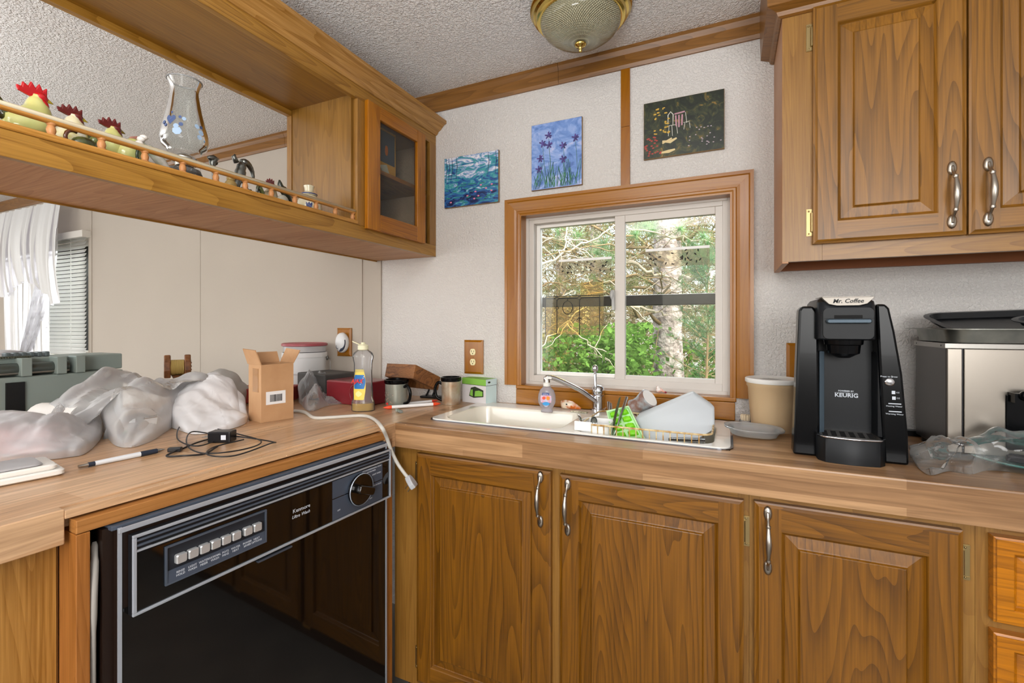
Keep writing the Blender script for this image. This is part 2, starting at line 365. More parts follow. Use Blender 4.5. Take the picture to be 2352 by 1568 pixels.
for x0, x1, z0, z1 in ((XL - .1, -4.1, 0, CEZ), (-4.1, -1.9, 0, .7), (-4.1, -1.9, 2.0, CEZ), (-1.9, -.65, 0, CEZ), (-.65, 1.35, 0, .95), (-.65, 1.35, 2.05, CEZ), (1.35, XR + .1, 0, CEZ)):
    b.box(x0, x1, y0, y1, z0, z1 + (.05 if z1 == CEZ else 0))
struct(b.build('wall_front', WALL))
struct(MB().box(XL - .1, XR + .1, YB - .1, .12, CEZ, CEZ + .12).build('ceiling', CEIL))
FLOOR = mat('grey_vinyl_floor', '6E6C68', .35, vary=('88847C', 5, .3))
struct(MB().box(XL - .1, XR + .1, YB - .1, .12, -.08, 0).build('floor', FLOOR))
# wall-ceiling trim: a wide flat strip with a cove at its foot
def crown_strip(name, x0, x1, cuts=()):
    b = MB(); prof = [(0, CEZ), (-.020, CEZ), (-.020, CEZ - .012), (-.012, CEZ - .026), (-.012, CEZ - .060), (-.007, CEZ - .071), (0, CEZ - .071)]
    xs = [x0] + list(cuts) + [x1]
    for a, c in zip(xs, xs[1:]): b.prism([(y, z) for y, z in prof], 'x', a + .0006, c - .0006)
    return struct(b.build(name, OAK_T))
crown_strip('trim_1', -1.40, .115, (-.56,)); crown_strip('trim_2', XL, -1.40, (-2.6, -1.98 - .0))
struct(MB().box(-.335, -.304, -.007, 0, 1.684, 1.89).box(-.335, -.304, -.007, 0, 1.891, CEZ - .071).build('trim_3', PINE_V, bevel=.001))
struct(MB().box(-1.508, -1.492, -.004, 0, .91, CEZ - .08).box(-1.405, -1.383, -.006, 0, .91, CEZ - .08).build('trim_4', SMOOTH, bevel=.001))
struct(MB().box(-2.668, -2.660, -.002, 0, .6, CEZ - .08).box(-3.84, -3.80, -.004, 0, .6, CEZ - .08).build('trim_5', SMOOTH, bevel=.001))

# ------------------------------------------------------------------ window above the sink
win = bpy.data.objects.new('window_1', None); col.objects.link(win); struct(win, 'white vinyl sliding window in orange pine casing above the sink', 'window')
def casing_piece(b, kind):
    # moulded section: (distance from the opening, projection)
    prof = [(.0, 0), (.0, .010), (.004, .012), (.010, .012), (.013, .009), (.022, .011), (.046, .013), (.050, .016), (.060, .016), (.060, 0)]
    x0, x1, z0, z1 = WX0, WX1, WZ0 + .007, WZ1
    n = len(prof)
    if kind == 'L': rings = [[(x0 - d, -p, z0) for d, p in prof], [(x0 - d, -p, z1 + d) for d, p in prof]]
    if kind == 'R': rings = [[(x1 + d, -p, z0) for d, p in prof], [(x1 + d, -p, z1 + d) for d, p in prof]]
    if kind == 'T': rings = [[(x0 - d, -p, z1 + d) for d, p in prof], [(x1 + d, -p, z1 + d) for d, p in prof]]
    b.loft(rings)
for k, m in (('L', PINE_V), ('R', PINE_V), ('T', PINE_H)):
    b = MB(); casing_piece(b, k); b.build('casing', m, win)
b = MB().box(WX0, WX0 + .006, -.009, .056, WZ0, WZ1).box(WX1 - .006, WX1, -.009, .056, WZ0, WZ1)
b.build('jamb', PINE_V, win); MB().box(WX0 + .006, WX1 - .006, -.009, .056, WZ1 - .006, WZ1).build('head_jamb', PINE_H, win)
MB().box(WX0 - .015, WX1 + .012, -.013, .056, WZ0 - .006, WZ0 + .008).build('window_sill', PINE_H, win, bevel=.003)
MB().box(WX0 - .014, WX1 + .008, -.012, 0, .912, WZ0 - .007).build('apron', PINE_H, win, bevel=.002)
fx0, fx1, fz0, fz1 = WX0 + .006, WX1 - .006, WZ0 + .008, WZ1 - .006
def ring_frame(b, x0, x1, z0, z1, wl, wr, wb, wt, ya, yb):
    b.box(x0, x0 + wl, ya, yb, z0, z1); b.box(x1 - wr, x1, ya, yb, z0, z1); b.box(x0 + wl, x1 - wr, ya, yb, z0, z0 + wb); b.box(x0 + wl, x1 - wr, ya, yb, z1 - wt, z1)
b = MB(); ring_frame(b, fx0, fx1, fz0, fz1, .03, .022, .034, .022, .045, .115); ring_frame(b, fx0 - .001, fx1 + .001, fz0 - .001, fz1 + .001, .012, .008, .012, .008, .038, .05)
b.build('vinyl_frame', VINYL, win, bevel=.0015)
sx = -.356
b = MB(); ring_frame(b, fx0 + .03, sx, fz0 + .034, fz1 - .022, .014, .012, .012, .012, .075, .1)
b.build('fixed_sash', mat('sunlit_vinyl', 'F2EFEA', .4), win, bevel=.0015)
b = MB(); ring_frame(b, sx - .012, fx1 - .008, fz0 + .014, fz1 - .010, .036, .036, .034, .036, .050, .072)
b.build('sliding_sash', VINYL, win, bevel=.002)
PANE = clear_glass('window_glass', (244, 246, 244), .01, 1.3, .01)
MB().box(fx0 + .04, sx - .01, .086, .089, fz0 + .044, fz1 - .032).build('pane', PANE, win)
MB().box(sx + .022, fx1 - .042, .060, .063, fz0 + .046, fz1 - .044).build('pane', PANE, win)
b = MB(); b.loft([swap(rr(-.005, .005, 1.262, 1.335, .004, y), (0, 2, 1)) for y in (.049, .035)]); b.xf(Matrix.Translation((sx - .015, 0, 0)))
b.ball((sx - .020, .04, 1.318), .008, .010, .018); b.build('sash_latch', clear_glass('latch_clear', (225, 228, 226), .1, 1.5, .4), win, smooth='auto')
# insect strips stuck on the panes
def fly_strip(x0, x1, z0, z1, y, seed, label, n):
    t = thing('fly_strip', label, 'insect trap', (x0, y, z0))
    w_, h_ = x1 - x0, z1 - z0
    MB().box(0, w_, 0, -.0008, 0, h_).build('sticky_film', clear_glass('sticky_film', (232, 228, 214), .3, 1.12, .10), t)
    plab(MB().box(0, w_, -.0008, -.0018, h_, h_ + .009).build('top_tape', mat('white_tape', 'F4F4F2', .6), t), 'white top strip')
    rnd = random.Random(seed); b = MB()
    for _ in range(n):
        x, z, a = rnd.uniform(.004, w_ - .004), rnd.uniform(.004, h_ - .002), rnd.uniform(0, 3.1)
        k = len(b.v); b.ball((0, 0, 0), .0042, .0014, .0023, 8, 5); b.ball((.0040, 0, 0), .0018, .0012, .0016, 6, 4)
        b.xf(Matrix.Translation((x, -.0018, z)) @ Matrix.Rotation(a, 4, 'Y'), k)
    o = b.build('trapped_fly', mat('fly_black', '1B1714', .6), t); o['kind'] = 'stuff'; plab(o, 'dead black flies stuck on the film')
fly_strip(-.591, -.387, 1.402, 1.452, .085, 4, 'clear sticky insect strip dotted with flies on the left window pane', 26)
fly_strip(-.262, -.055, 1.411, 1.466, .059, 7, 'clear sticky insect strip dotted with flies on the right window pane', 25)
# reflection of amber leaded glass, built as a panel behind the left pane
AMBER_REFL = clear_glass('amber_reflection_glass', (250, 234, 186), .05, 1.15, .10); LEAD_REFL = mat('reflected_lead', '1C1A17', .5, .3)
t = thing('amber_reflection', 'reflection of amber leaded glass, modelled as a panel behind the left window pane', 'reflection', (-.65, .096, 1.171))
MB().box(0, .23, 0, .003, 0, .15).build('reflection_pane', AMBER_REFL, t); MB().box(.141, .229, 0, .003, .151, .201).build('reflection_pane', AMBER_REFL, t)
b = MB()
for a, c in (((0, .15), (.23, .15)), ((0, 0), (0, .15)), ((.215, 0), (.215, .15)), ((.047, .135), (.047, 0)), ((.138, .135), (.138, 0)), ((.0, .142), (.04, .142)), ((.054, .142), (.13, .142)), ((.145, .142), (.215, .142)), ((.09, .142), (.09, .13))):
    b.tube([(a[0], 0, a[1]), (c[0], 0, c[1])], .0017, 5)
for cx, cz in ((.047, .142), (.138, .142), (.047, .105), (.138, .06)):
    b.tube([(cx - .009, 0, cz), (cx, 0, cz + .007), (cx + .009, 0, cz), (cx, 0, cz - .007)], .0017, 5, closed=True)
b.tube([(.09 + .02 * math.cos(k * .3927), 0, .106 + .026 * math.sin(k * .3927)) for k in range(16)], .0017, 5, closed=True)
b.build('reflected_lead_lines', LEAD_REFL, t)
tag(MB().box(-.72, .02, .125, .15, 1.281, 1.320).build('window_crossbar', mat('dark_aluminium', '17130F', .35, .2, vary=('2A221A', 30)), None, bevel=.003), 'dark horizontal bar crossing behind both window panes', 'crossbar')

# ------------------------------------------------------------------ dining window with blinds and curtain
w2 = bpy.data.objects.new('window_2', None); col.objects.link(w2); struct(w2, 'bright window with white blinds at the far left', 'window')
x0, x1, z0, z1 = B2
b = MB(); ring_frame(b, x0, x1, z0, z1, .03, .03, .03, .03, .06, .1); b.build('frame', VINYL, w2)
MB().box(x0 + .03, x1 - .03, .08, .084, z0 + .03, z1 - .03).build('pane', PANE, w2)
t = thing('window_blind', 'white slatted blind hanging in the window at the far left', 'blind', (0, 0, 0))
BLN = plastic_film('blind_white', 'FBFAF6', 0, .5, .8)
MB().box(x0 - .04, x1 + .03, -.05, -.002, 1.785, 1.83).build('head_rail', mat('head_rail_white', 'DAD6CE', .4), t, bevel=.003)
b = MB(); z = z0 + .01
while z < 1.785:
    b.prism([(-.030, z), (-.022, z + .012), (-.018, z + .0235), (-.0172, z + .0235), (-.0212, z + .012), (-.0292, z)], 'x', x0 - .03, x1 + .012); z += .026
o = b.build('slats', BLN, t)
b = MB()
for x in (x0 + .1, x1 - .18): b.tube([(x, -.023, z0), (x, -.023, 1.79)], .0015, 5)
b.build('ladder_cord', WHITE, t)
t = thing('curtain', 'sheer white lace curtain with gathered valance at the far left window', 'curtain')
SHEER = plastic_film('sheer_lace', 'EDEBF4', .45, .8, .5)
def fold(x, amp, f, ph=0): return amp * (math.sin(x * f + ph) + .5 * math.sin(x * f * 2.3 + 1.3 + ph))
b = MB(); b.grid(70, 8, lambda u, v: (-4.93 + u * 1.0, -.11 + fold(u, .014, 60) * (.6 + v * .4) - .03 * math.sin(v * 3), 2.02 - v * (.56 + .05 * math.sin(u * 9) + .10 * (u < .06) + .07 * (u > .85))))
b.build('valance', SHEER, t, smooth=True)
b = MB(); b.grid(60, 20, lambda u, v: (-4.88 + v * .10 + (u * (.86 - .30 * math.sin(v * math.pi / 2) * .8)), -.085 + fold(u, .016, 45, v), 2.0 - v * 1.02)); b.build('lace_panel', SHEER, t, smooth=True)
b = MB(); b.grid(40, 20, lambda u, v: (-4.12 - v * .40 + (u * (.10 + .30 * v * (1 - v) * 1.7)), -.10 + fold(u, .012, 30, v * 2), 1.85 - v * .86)); b.build('tied_panel', SHEER, t, smooth=True)
MB().tube([(-5.1, -.09, 2.02), (-3.98, -.09, 2.02)], .009, 8).build('curtain_rod', mat('rod_white', 'E8E4DE', .4), t, smooth=True)

# ================================================================== worktop
t = thing('kitchen_worktop', 'wood-grain laminate worktop running from the left peninsula to the right wall', 'countertop')
SKX0, SKX1, SKY0, SKY1 = -.855, .005, -.392, -.045      # sink cut-out
T0 = .875
b = MB(); XE = 1.55
for a0, a1, c0, c1 in ((-.924, SKX0, -.456, 0), (SKX1, XE, -.456, 0), (SKX0, SKX1, -.456, SKY0), (SKX0, SKX1, SKY1, 0)): b.box(a0, a1, c0, c1, T0, .91)
b.build('run_slab', LAM_X, t)
b = MB(); b.prism([(-.456, .838), (-.456, .91), (-.474, .91), (-.4755, .909), (-.476, .906), (-.476, .838)], 'x', -.924, XE); b.build('front_edge', LAM_X, t)
PM = Matrix.Translation((-.924, -.476, 0)) @ Matrix.Rotation(R(-2.98), 4, 'Z')     # peninsula frame: +x to the kitchen, -y towards the viewer
def pslab(name, boxes, m, par, bevel=0):
    k = MB()
    for bb in boxes: k.box(*bb)
    return k.xf(PM).build(name, m, par, bevel=bevel)
b = MB(); c = PM @ Vector((-.035, -.765, 0)); d_ = PM @ Vector((-.035, 0, 0)); e = PM @ Vector((-.70, -1.4, 0)); f_ = PM @ Vector((-.035, -1.4, 0))
def prism_pts(pts, z0, z1): return [(p[0], p[1], z0) for p in pts], [(p[0], p[1], z1) for p in pts]
r0, r1 = prism_pts([(-.924, 0), (-2.06, 0), (-2.06, e[1]), f_[:2], d_[:2], (-.924, -.476)], T0, .91)
b.loft([r0, r1]); b.build('peninsula_slab', LAM_Y, t)
pslab('front_edge', [(-.036, -.0155, -1.4, -.764, .853, .91)], LAM_Y, t, .0015)
pslab('front_edge', [(-.035, .0, -.046, .0, .838, .91)], LAM_Y, t, .001)
pslab('edge_lip', [(-.0345, -.014, -.764, -.047, .894, .9075)], LAM_Y, t, .001)
# crumbs on the worktop
rnd = random.Random(5); b = MB()
for _ in range(110):
    q = rnd.random()
    if q < .5: p = PM @ Vector((rnd.uniform(-.03, .0), rnd.uniform(-.7, -.06), 0)); z = .9085
    else: p = Vector((rnd.uniform(-1.25, -.86), rnd.uniform(-.9, -.1), 0)); z = .9105
    if q < .5 and p.x > -.955 + 0: z = .9085
    s_ = rnd.uniform(.0006, .0018); b.ball((p.x, p.y, z), s_, s_ * .8, s_ * .6, 5, 4)
tag(b.build('crumbs', mat('crumb', 'C9A57A', .8), loc=(0, 0, .0005)), 'scattered crumbs on the peninsula worktop edge', 'crumbs', kind='stuff')

# ================================================================== cabinetry parts
def door_mesh(w_, h_, t_=.019, stile=.052, rail=.058, lip=.009, arch=False):
    """raised-panel door, front face looking -Y; material 0 vertical grain, 1 horizontal grain"""
    b = MB()
    def loop(ins, d, r=None):
        iz = ins if r is None else r
        return [(ins, -d, iz), (w_ - ins, -d, iz), (w_ - ins, -d, h_ - iz), (ins, -d, h_ - iz)]
    def band(a, c):      # 4 quads: bottom, right, top, left
        k = len(b.v); b.v += a + c
        for i, m in zip(range(4), (1, 0, 1, 0)):
            j = (i + 1) % 4; b.f.append((k + i, k + j, k + 4 + j, k + 4 + i)); b.m.append(m)
    b.add(loop(0, 0), [(0, 3, 2, 1)], 0)
    band(loop(0, 0), loop(0, t_ - .005)); band(loop(0, t_ - .005), loop(.004, t_ - .0035)); band(loop(.004, t_ - .0035), loop(lip, t_))
    s_, r_ = stile, rail                       # flat frame: stiles run full height
    A, Bm = loop(lip, t_), loop(s_, t_, r_)
    y = -t_
    b.add([(lip, y, lip), (s_, y, lip), (s_, y, h_ - lip), (lip, y, h_ - lip)], [(0, 1, 2, 3)], 0)
    b.add([(w_ - s_, y, lip), (w_ - lip, y, lip), (w_ - lip, y, h_ - lip), (w_ - s_, y, h_ - lip)], [(0, 1, 2, 3)], 0)
    b.add([(s_, y, lip), (w_ - s_, y, lip), (w_ - s_, y, r_), (s_, y, r_)], [(0, 1, 2, 3)], 1)
    b.add([(s_, y, h_ - r_), (w_ - s_, y, h_ - r_), (w_ - s_, y, h_ - lip), (s_, y, h_ - lip)], [(0, 1, 2, 3)], 1)
    L_ = [(0, t_), (.002, t_ - .002), (.006, t_ - .0085), (.008, t_ - .010), (.030, t_ - .0065), (.032, t_ - .0055), (.034, t_ - .0015), (.0355, t_ - .0005)]
    prev = Bm
    for q, d in L_[1:]:
        cur = loop(s_ + q, d, r_ + q)
        k = len(b.v); b.v += prev + cur
        for i in range(4):
            j = (i + 1) % 4; b.f.append((k + i, k + j, k + 4 + j, k + 4 + i)); b.m.append(0 if q > .007 else (1, 0, 1, 0)[i])
        prev = cur
    b.add(prev, [(0, 1, 2, 3)], 0)
    return b
def pull_handle(parent, loc, length=.13, name='handle', face='-y'):
    """bow pull with spade shaped feet; stands vertically, looks -Y"""
    h = length; q = MB()
    path = bez([(0, -.004, h * .02), (0, -.009, h * .12), (0, -.020, h * .22), (0, -.026, h * .36), (0, -.028, h * .5), (0, -.026, h * .64), (0, -.020, h * .78), (0, -.009, h * .88), (0, -.004, h * .98)], 5)
    n = len(path); rs = []
    for i in range(n):
        u = i / (n - 1); rs.append(.0032 + .0035 * math.exp(-((u - .5) / .17) ** 2))
    q.tube(path, rs, 10)
    for zc, sgn in ((h * .06, -1), (h * .94, 1)):
        q.loft([[(a * math.cos(k / 12 * 2 * math.pi), y, zc + sgn * .002 + c * math.sin(k / 12 * 2 * math.pi)) for k in range(12)] for a, c, y in ((.0085, .016, 0), (.0085, .016, -.003), (.005, .011, -.006))])
    for u in (.22, .78): q.lathe([(.0045, -.003), (.0052, 0), (.0045, .003)], (0, -.0205, h * u), 12)
    return q.build(name, PEWTER, parent, smooth=True, loc=loc)
def hinge(parent, x, z, y, side=1, name='hinge', h=.068):
    b = MB(); b.box(-.006, .006, -.0015, 0, -h / 2, h / 2); b.lathe([(.0001, -h * .35), (.0036, -h * .35), (.0036, h * .35), (.0001, h * .35)], (side * .006, -.004, 0), 10)
    b.box(-.004, .006, -.003, 0, -h * .48, -h * .40); b.box(-.004, .006, -.003, 0, h * .40, h * .48)
    b.ball((-.001, -.002, h * .42), .0022); b.ball((-.001, -.002, -h * .42), .0022)
    return b.build(name, BRASS_W, parent, loc=(x, y, z), smooth='auto')
def make_door(parent, x0, x1, z0, z1, y, mats, handle=None, hinges=None, stile=.052, rail=.058, hside=1, hl=.13):
    o = door_mesh(x1 - x0, z1 - z0, stile=stile, rail=rail).build('door', mats, parent, loc=(x0, y, z0), recalc=False)
    if handle: pull_handle(o, (handle[0] - x0, -.019, handle[1] - z0), hl)
    if hinges:
        for z in hinges[1]: hinge(o, hinges[0] - x0, z - z0, -.0005, hside)
    return o
# ------------------------------------------------------------------ base cabinets of the sink run
MB_ = (OAK_B_V, OAK_B_H)
def base_body(t, x0, x1):
    b = MB()
    if x1 < .1:        # room for the sink bowls: open box
        b.box(x0, x1, -.425, -.01, .10, .74).box(x0, x1, -.425, -.400, .741, .872).box(x0, x0 + .02, -.3995, -.01, .741, .872).box(x1 - .012, x1, -.3995, -.01, .741, .872)
    else: b.box(x0, x1, -.425, -.01, .10, .872)
    b.build('body', OAK_P_V, t)
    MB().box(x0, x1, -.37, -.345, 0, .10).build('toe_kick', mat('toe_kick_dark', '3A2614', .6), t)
    return t
t = base_body(thing('sink_base_cabinet', 'oak base cabinet with two raised-panel doors under the sink', 'cabinet'), -.955, .043)
def strips(t, name, m, *bs):
    for q in bs: MB().box(q[0], q[1], -.440, -.425, q[2], q[3]).build(name, m, t)
strips(t, 'face_stile', OAK_F_V, (-.955, -.848, .10, .872), (-.438, -.392, .10, .872), (.020, .043, .10, .872))
strips(t, 'face_rail', OAK_F_H, (-.848, -.438, .80, .872), (-.392, .020, .80, .872))
d1 = make_door(t, -.860, -.427, .125, .820, -.4405, MB_, handle=(-.454, .680), hinges=(-.868, (.755, .19)))
d2 = make_door(t, -.402, .032, .125, .817, -.4405, MB_, handle=(-.378, .672), hinges=(.038, (.745, .19)), hside=-1)
t = base_body(thing('base_cabinet', 'oak base cabinet with one raised-panel door right of the sink doors', 'cabinet'), .0435, .428)
strips(t, 'face_stile', OAK_F_V, (.0435, .066, .10, .872), (.395, .428, .10, .872)); strips(t, 'face_rail', OAK_F_H, (.066, .395, .80, .872))
make_door(t, .053, .406, .125, .819, -.4405, MB_, handle=(.079, .674), hinges=(.414, (.755, .19)), hside=-1)
t = base_body(thing('drawer_cabinet', 'oak drawer cabinet at the lower right edge', 'cabinet'), .4285, 1.0)
strips(t, 'face_stile', OAK_F_V, (.4285, .466, .10, .872), (.965, 1.0, .10, .872)); strips(t, 'face_rail', OAK_F_H, (.466, .965, .81, .872), (.466, .965, .63, .665))
OAK_DR = wood('oak_drawer_front', '8E5818', 'CC842E', 'x', ring_amt=.5, seed=21, rough=.3, coat=.3)
for z0, z1 in ((.660, .818), (.46, .640), (.28, .44), (.11, .26)):
    o = door_mesh(.545, z1 - z0, t_=.024, stile=.026, rail=.026, lip=.003).build('drawer', (OAK_DR, OAK_DR), t, loc=(.447, -.4405, z0), recalc=False)
    if z0 < 1:
        q = pull_handle(o, (.30, -.024, (z1 - z0) / 2), .10); q.rotation_euler = (0, R(90), 0); q.location = (.225, -.024, (z1 - z0) / 2)
base_body(thing('corner_cabinet', 'oak base cabinet continuing right of the drawers', 'cabinet'), 1.001, 1.55)

# ================================================================== peninsula front: surround, dishwasher, near cabinet
PL, PR_ = (-.924, -.476, 0), R(-2.98)
OAK_S = wood('surround_board', '8A5C34', 'BC8858', 'y', ring_amt=.2, seed=31, fine=.6)
OAK_SV = wood('surround_post', '84532A', 'B57C4C', 'z', ring_amt=.15, seed=32, fine=.6)
t = thing('dishwasher_surround', 'orange oak frame boards around the black dishwasher opening', 'cabinet frame', PL, PR_)
MB().box(-.028, 0, -.755, -.012, .868, .890).build('top_board', OAK_S, t, bevel=.0015)
MB().box(-.064, 0, -.7555, -.7365, 0, .867).build('side_board', OAK_SV, t, bevel=.0015)
MB().box(-.03, 0, -.045, -.013, 0, .867).build('side_board', OAK_SV, t, bevel=.0015)
t = thing('dishwasher', 'black built-in dishwasher with chrome trim and push buttons', 'dishwasher', PL, PR_)
GLB = mat('gloss_black_glass', '0B0908', .05, 0, .6, coat=.5); DKB = mat('dark_brown_enamel', '20140E', .35); TRM = mat('steel_trim', 'C2CAD6', .38, .55)
DKT = mat('gunmetal_trim', '5E6878', .34, .45); SATB = mat('satin_black', '16171B', .35)
MB().box(-.55, -.002, -.72, -.052, .10, .862).build('tub_body', DKB, t)
MB().box(-.001, .012, -.705, -.052, .10, .858).build('door', DKB, t, bevel=.001)
d = t.children[-1]
plab(MB().box(.0121, .0128, -.698, -.058, .12, .72).build('door_glass', GLB, d), 'glossy black glass')
for q in ((.0125, .0145, -.705, -.699, .10, .862), (.0125, .0145, -.057, -.052, .10, .862)): MB().box(*q).build('trim_strip', TRM, d)
MB().box(-.03, .010, -.712, -.052, .8585, .866).build('top_trim', DKT, t, bevel=.001)
MB().box(.0145, .018, -.705, -.052, .853, .862).build('top_trim', TRM, t, bevel=.001)
c = MB().box(.0128, .026, -.690, -.052, .706, .846).build('control_panel', SATB, t, bevel=.001)
b = MB()
for q in ((-.690, -.052, .706, .711), (-.690, -.052, .841, .846)): b.box(.026, .031, *q)
for q in ((-.690, -.684, .711, .841), (-.057, -.052, .711, .841)): b.box(.026, .031, *q)
plab(b.build('panel_rim', TRM, c, bevel=.001), 'bright steel rim')
MB().box(.026, .0268, -.684, -.057, .7115, .812).build('panel_glass', GLB, c)
for k in range(3): MB().box(.026, .0295, -.684, -.057, .8155 + k * .009, .819 + k * .009).build('vent_rib', TRM if k == 0 else DKT, c)
MB().box(.0262, .0272, -.66, -.40, .8185, .8245).build('vent_slot', mat('slot_dark', '060606', .9), c)
# button well
GRY = mat('panel_grey', '4E5868', .35, .3); LBL = mat('print_white', 'C9CFD8', .6); GRD = mat('well_dark', '20242B', .4)
b = MB(); y0, y1, z0, z1 = -.637, -.446, .738, .803
for q in ((y0 - .003, y1 + .003, z1, z1 + .003), (y0 - .003, y1 + .003, z0 - .003, z0), (y0 - .003, y0, z0, z1), (y1, y1 + .003, z0, z1)): b.box(.0268, .031, *q)
b.build('button_frame', DKT, c)
MB().box(.0268, .0275, y0, y1, z0, z1).build('button_well', GRD, c)
MB().prism([(.0275, z0), (.0305, z0), (.0290, z0 + .022), (.0275, z0 + .022)], 'y', y0, y1).build('label_ledge', GRY, c)
labs = ('RINSE\nHOLD', 'LIGHT\nWASH', 'WATER\nMISER', 'NORMAL\nWASH', 'POTS\nPANS', 'WATER\nHEAT', 'POWER\nSAVER', 'HEAT\nOPTIONS')
BTN = mat('silver_button', 'D6D8DA', .28, .6)
for k in range(8):
    yc = y0 + .022 + k * .0207 + (.004 if k > 5 else 0)
    bt = MB(); bt.loft([swap(rr(yc - .0092 + e, yc + .0092 - e, z0 + .030 + e * .6, z0 + .047 - e * .6, .003, x), (2, 0, 1)) for x, e in ((.0275, 0), (.0345, 0), (.0365, .0016))])
    bt.build('push_button', BTN, c, smooth='auto')
    text('button_label', labs[k], .0058, LBL, c, (.0304, yc, z0 + .011), '+x', sx=.95)
# cycle dial
plab(MB().box(.0268, .0276, -.262, -.085, .7125, .7655).box(.0268, .0276, -.262, -.085, .768, .8125).build('dial_plate', GRY, c), 'grey dial plate')
b = MB(); b.lathe([(.0001, 0), (.040, 0), (.042, .002), (.042, .008), (.039, .010), (.030, .008), (.0001, .008)], seg=36)
kn = b.xf(Matrix.Translation((.0276, -.172, .7665)) @ Matrix.Rotation(R(90), 4, 'Y')).build('cycle_dial', GLB, c, smooth='auto')
b = MB(); b.lathe([(.0412, .0075), (.0428, .009), (.0412, .0105)], seg=36); b.xf(Matrix.Translation((.0276, -.172, .7665)) @ Matrix.Rotation(R(90), 4, 'Y')); b.build('dial_ring', TRM, c, smooth=True)
b = MB(); b.loft([swap(rr(-.011, .011, -.026, .032, .007, x), (2, 0, 1)) for x in (.0, .017)] + [swap(rr(-.009, .009, -.024, .030, .006, .020), (2, 0, 1))])
b.xf(Matrix.Translation((.036, -.172, .7665)) @ Matrix.Rotation(R(-112), 4, 'X')); b.build('dial_knob', GLB, c, smooth='auto')
for tx, y, z, s_ in (('POTS & PANS/NORMAL WASH', -.125, .8085, .0052), ('WATER MISER', -.128, .8015, .0052), ('LIGHT WASH', -.108, .790, .0056), ('RINSE & HOLD', -.108, .7585, .0056), ('DRY', -.130, .727, .0056), ('OFF', -.242, .733, .0056)):
    text('dial_label', tx, s_, LBL, c, (.0277, y, z), '+x')
text('brand_text', 'Kenmore', .0125, LBL, c, (.0269, -.352, .776), '+x'); text('brand_text', 'Ultra Wash', .0105, LBL, c, (.0269, -.354, .7625), '+x', shear=.35)
b = MB(); b.loft([swap(rr(-.455, -.37, .690, .6945, .002, x), (2, 0, 1)) for x in (.0128, .018)]); b.build('latch_lip', DKT, d)
# grey hose beside the dishwasher
t2 = MB().tube([PM @ Vector(p) for p in bez([(-.012, -.729, .05), (-.012, -.729, .5), (-.006, -.731, .72), (-.010, -.7275, .80), (-.02, -.724, .84)], 6)], [.0045] * 12 + [.006] * 8 + [.005] * 4 + [.003], 8).build('drain_hose', mat('hose_grey', 'A6A29C', .5), None, smooth=True)
tag(t2, 'grey hose hanging in the gap left of the dishwasher', 'hose')
t = thing('peninsula_base_cabinet', 'oak cabinet end panel at the lower left edge under the thick worktop', 'cabinet', PL, PR_)
MB().box(-.62, -.085, -1.4, -.758, 0, .872).build('body', OAK_P_V, t)
MB().box(-.085, -.066, -.868, -.758, 0, .872).build('face_stile', wood('oak_near_stile', '8A6030', 'BC9058', 'z', ring_amt=.2, seed=33), t)
MB().box(-.085, -.066, -1.4, -.869, .83, .872).build('face_rail', OAK_F_Y, t)
o = door_mesh(.40, .70).build('door', MB_, t, recalc=False); o.rotation_euler = (0, 0, R(90)); o.location = (-.0655, -1.275, .12)
MB().box(-.55, -.066, -.757, -.7557, 0, .874).build('side_panel', mat('dark_stained_side', '6A3E14', .5), t)
pslab('peninsula_back_panel', [(-.68, -.66, -1.4, .0, 0, .873)], OAK_P_V, None)
o = bpy.data.objects['peninsula_back_panel']; tag(o, 'oak panel closing the dining side of the peninsula', 'panel')

# ================================================================== open shelf cabinet above the peninsula
t = thing('upper_shelf_cabinet', 'open oak display shelf with spindle rail hanging over the peninsula', 'cabinet')
XF, XB, YE = -1.098, -1.405, -1.98
MB().box(XB, XF - .018, YE, -.001, 1.496, 1.545).build('shelf_board', OAK_P_Y, t)
plab(MB().box(XB, XF - .018, YE, -.001, 1.4925, 1.4955).build('underside_panel', wood('underside_ply', 'A47650', 'CCA078', 'x', ring_amt=.25, seed=41, rough=.5, coat=0), t), 'plywood underside')
MB().box(XF - .018, XF, YE, -.0015, 1.492, 1.538).build('front_board', OAK_F_Y, t, bevel=.001)
MB().box(XF - .018, XF + .004, YE, -.45, 1.5385, 1.551).build('shelf_edge', wood('edge_moulding', '9A6C34', 'C8965A', 'y', ring_amt=.1, seed=42), t, bevel=.004, seg=3)
MB().box(XB - .004, XB, YE, -.001, 1.488, 1.551).build('back_edge', OAK_F_Y, t)
MB().box(XB, XF - .018, YE, -.001, 1.962, 1.980).build('top_board', OAK_P_Y, t)
MB().box(XB - .004, XB + .014, YE, -.46, 1.943, 1.985).build('back_rail', OAK_F_Y, t)
MB().box(XF - .018, XF, YE, -.0015, 1.951, 2.0).build('top_rail', OAK_F_Y, t, bevel=.001)
MB().box(XB, XF - .018, -.462, -.445, 1.545, 1.962).build('divider_panel', OAK_P_V, t)
MB().box(XB - .004, XB + .018, -.465, -.4450, 1.5515, 1.9425).build('back_stile', OAK_F_V, t)
MB().box(XF - .018, XF, -.452, -.409, 1.5385, 1.951).build('face_stile', OAK_F_V, t, bevel=.001)
MB().box(XF - .018, XF, -.045, -.0015, 1.5385, 1.951).build('face_stile', OAK_F_V, t)
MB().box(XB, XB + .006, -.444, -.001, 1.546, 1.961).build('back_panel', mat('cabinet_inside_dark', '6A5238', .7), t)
MB().box(XB + .007, XF - .045, -.444, -.002, 1.757, 1.772).build('inner_shelf', OAK_F_Y, t)
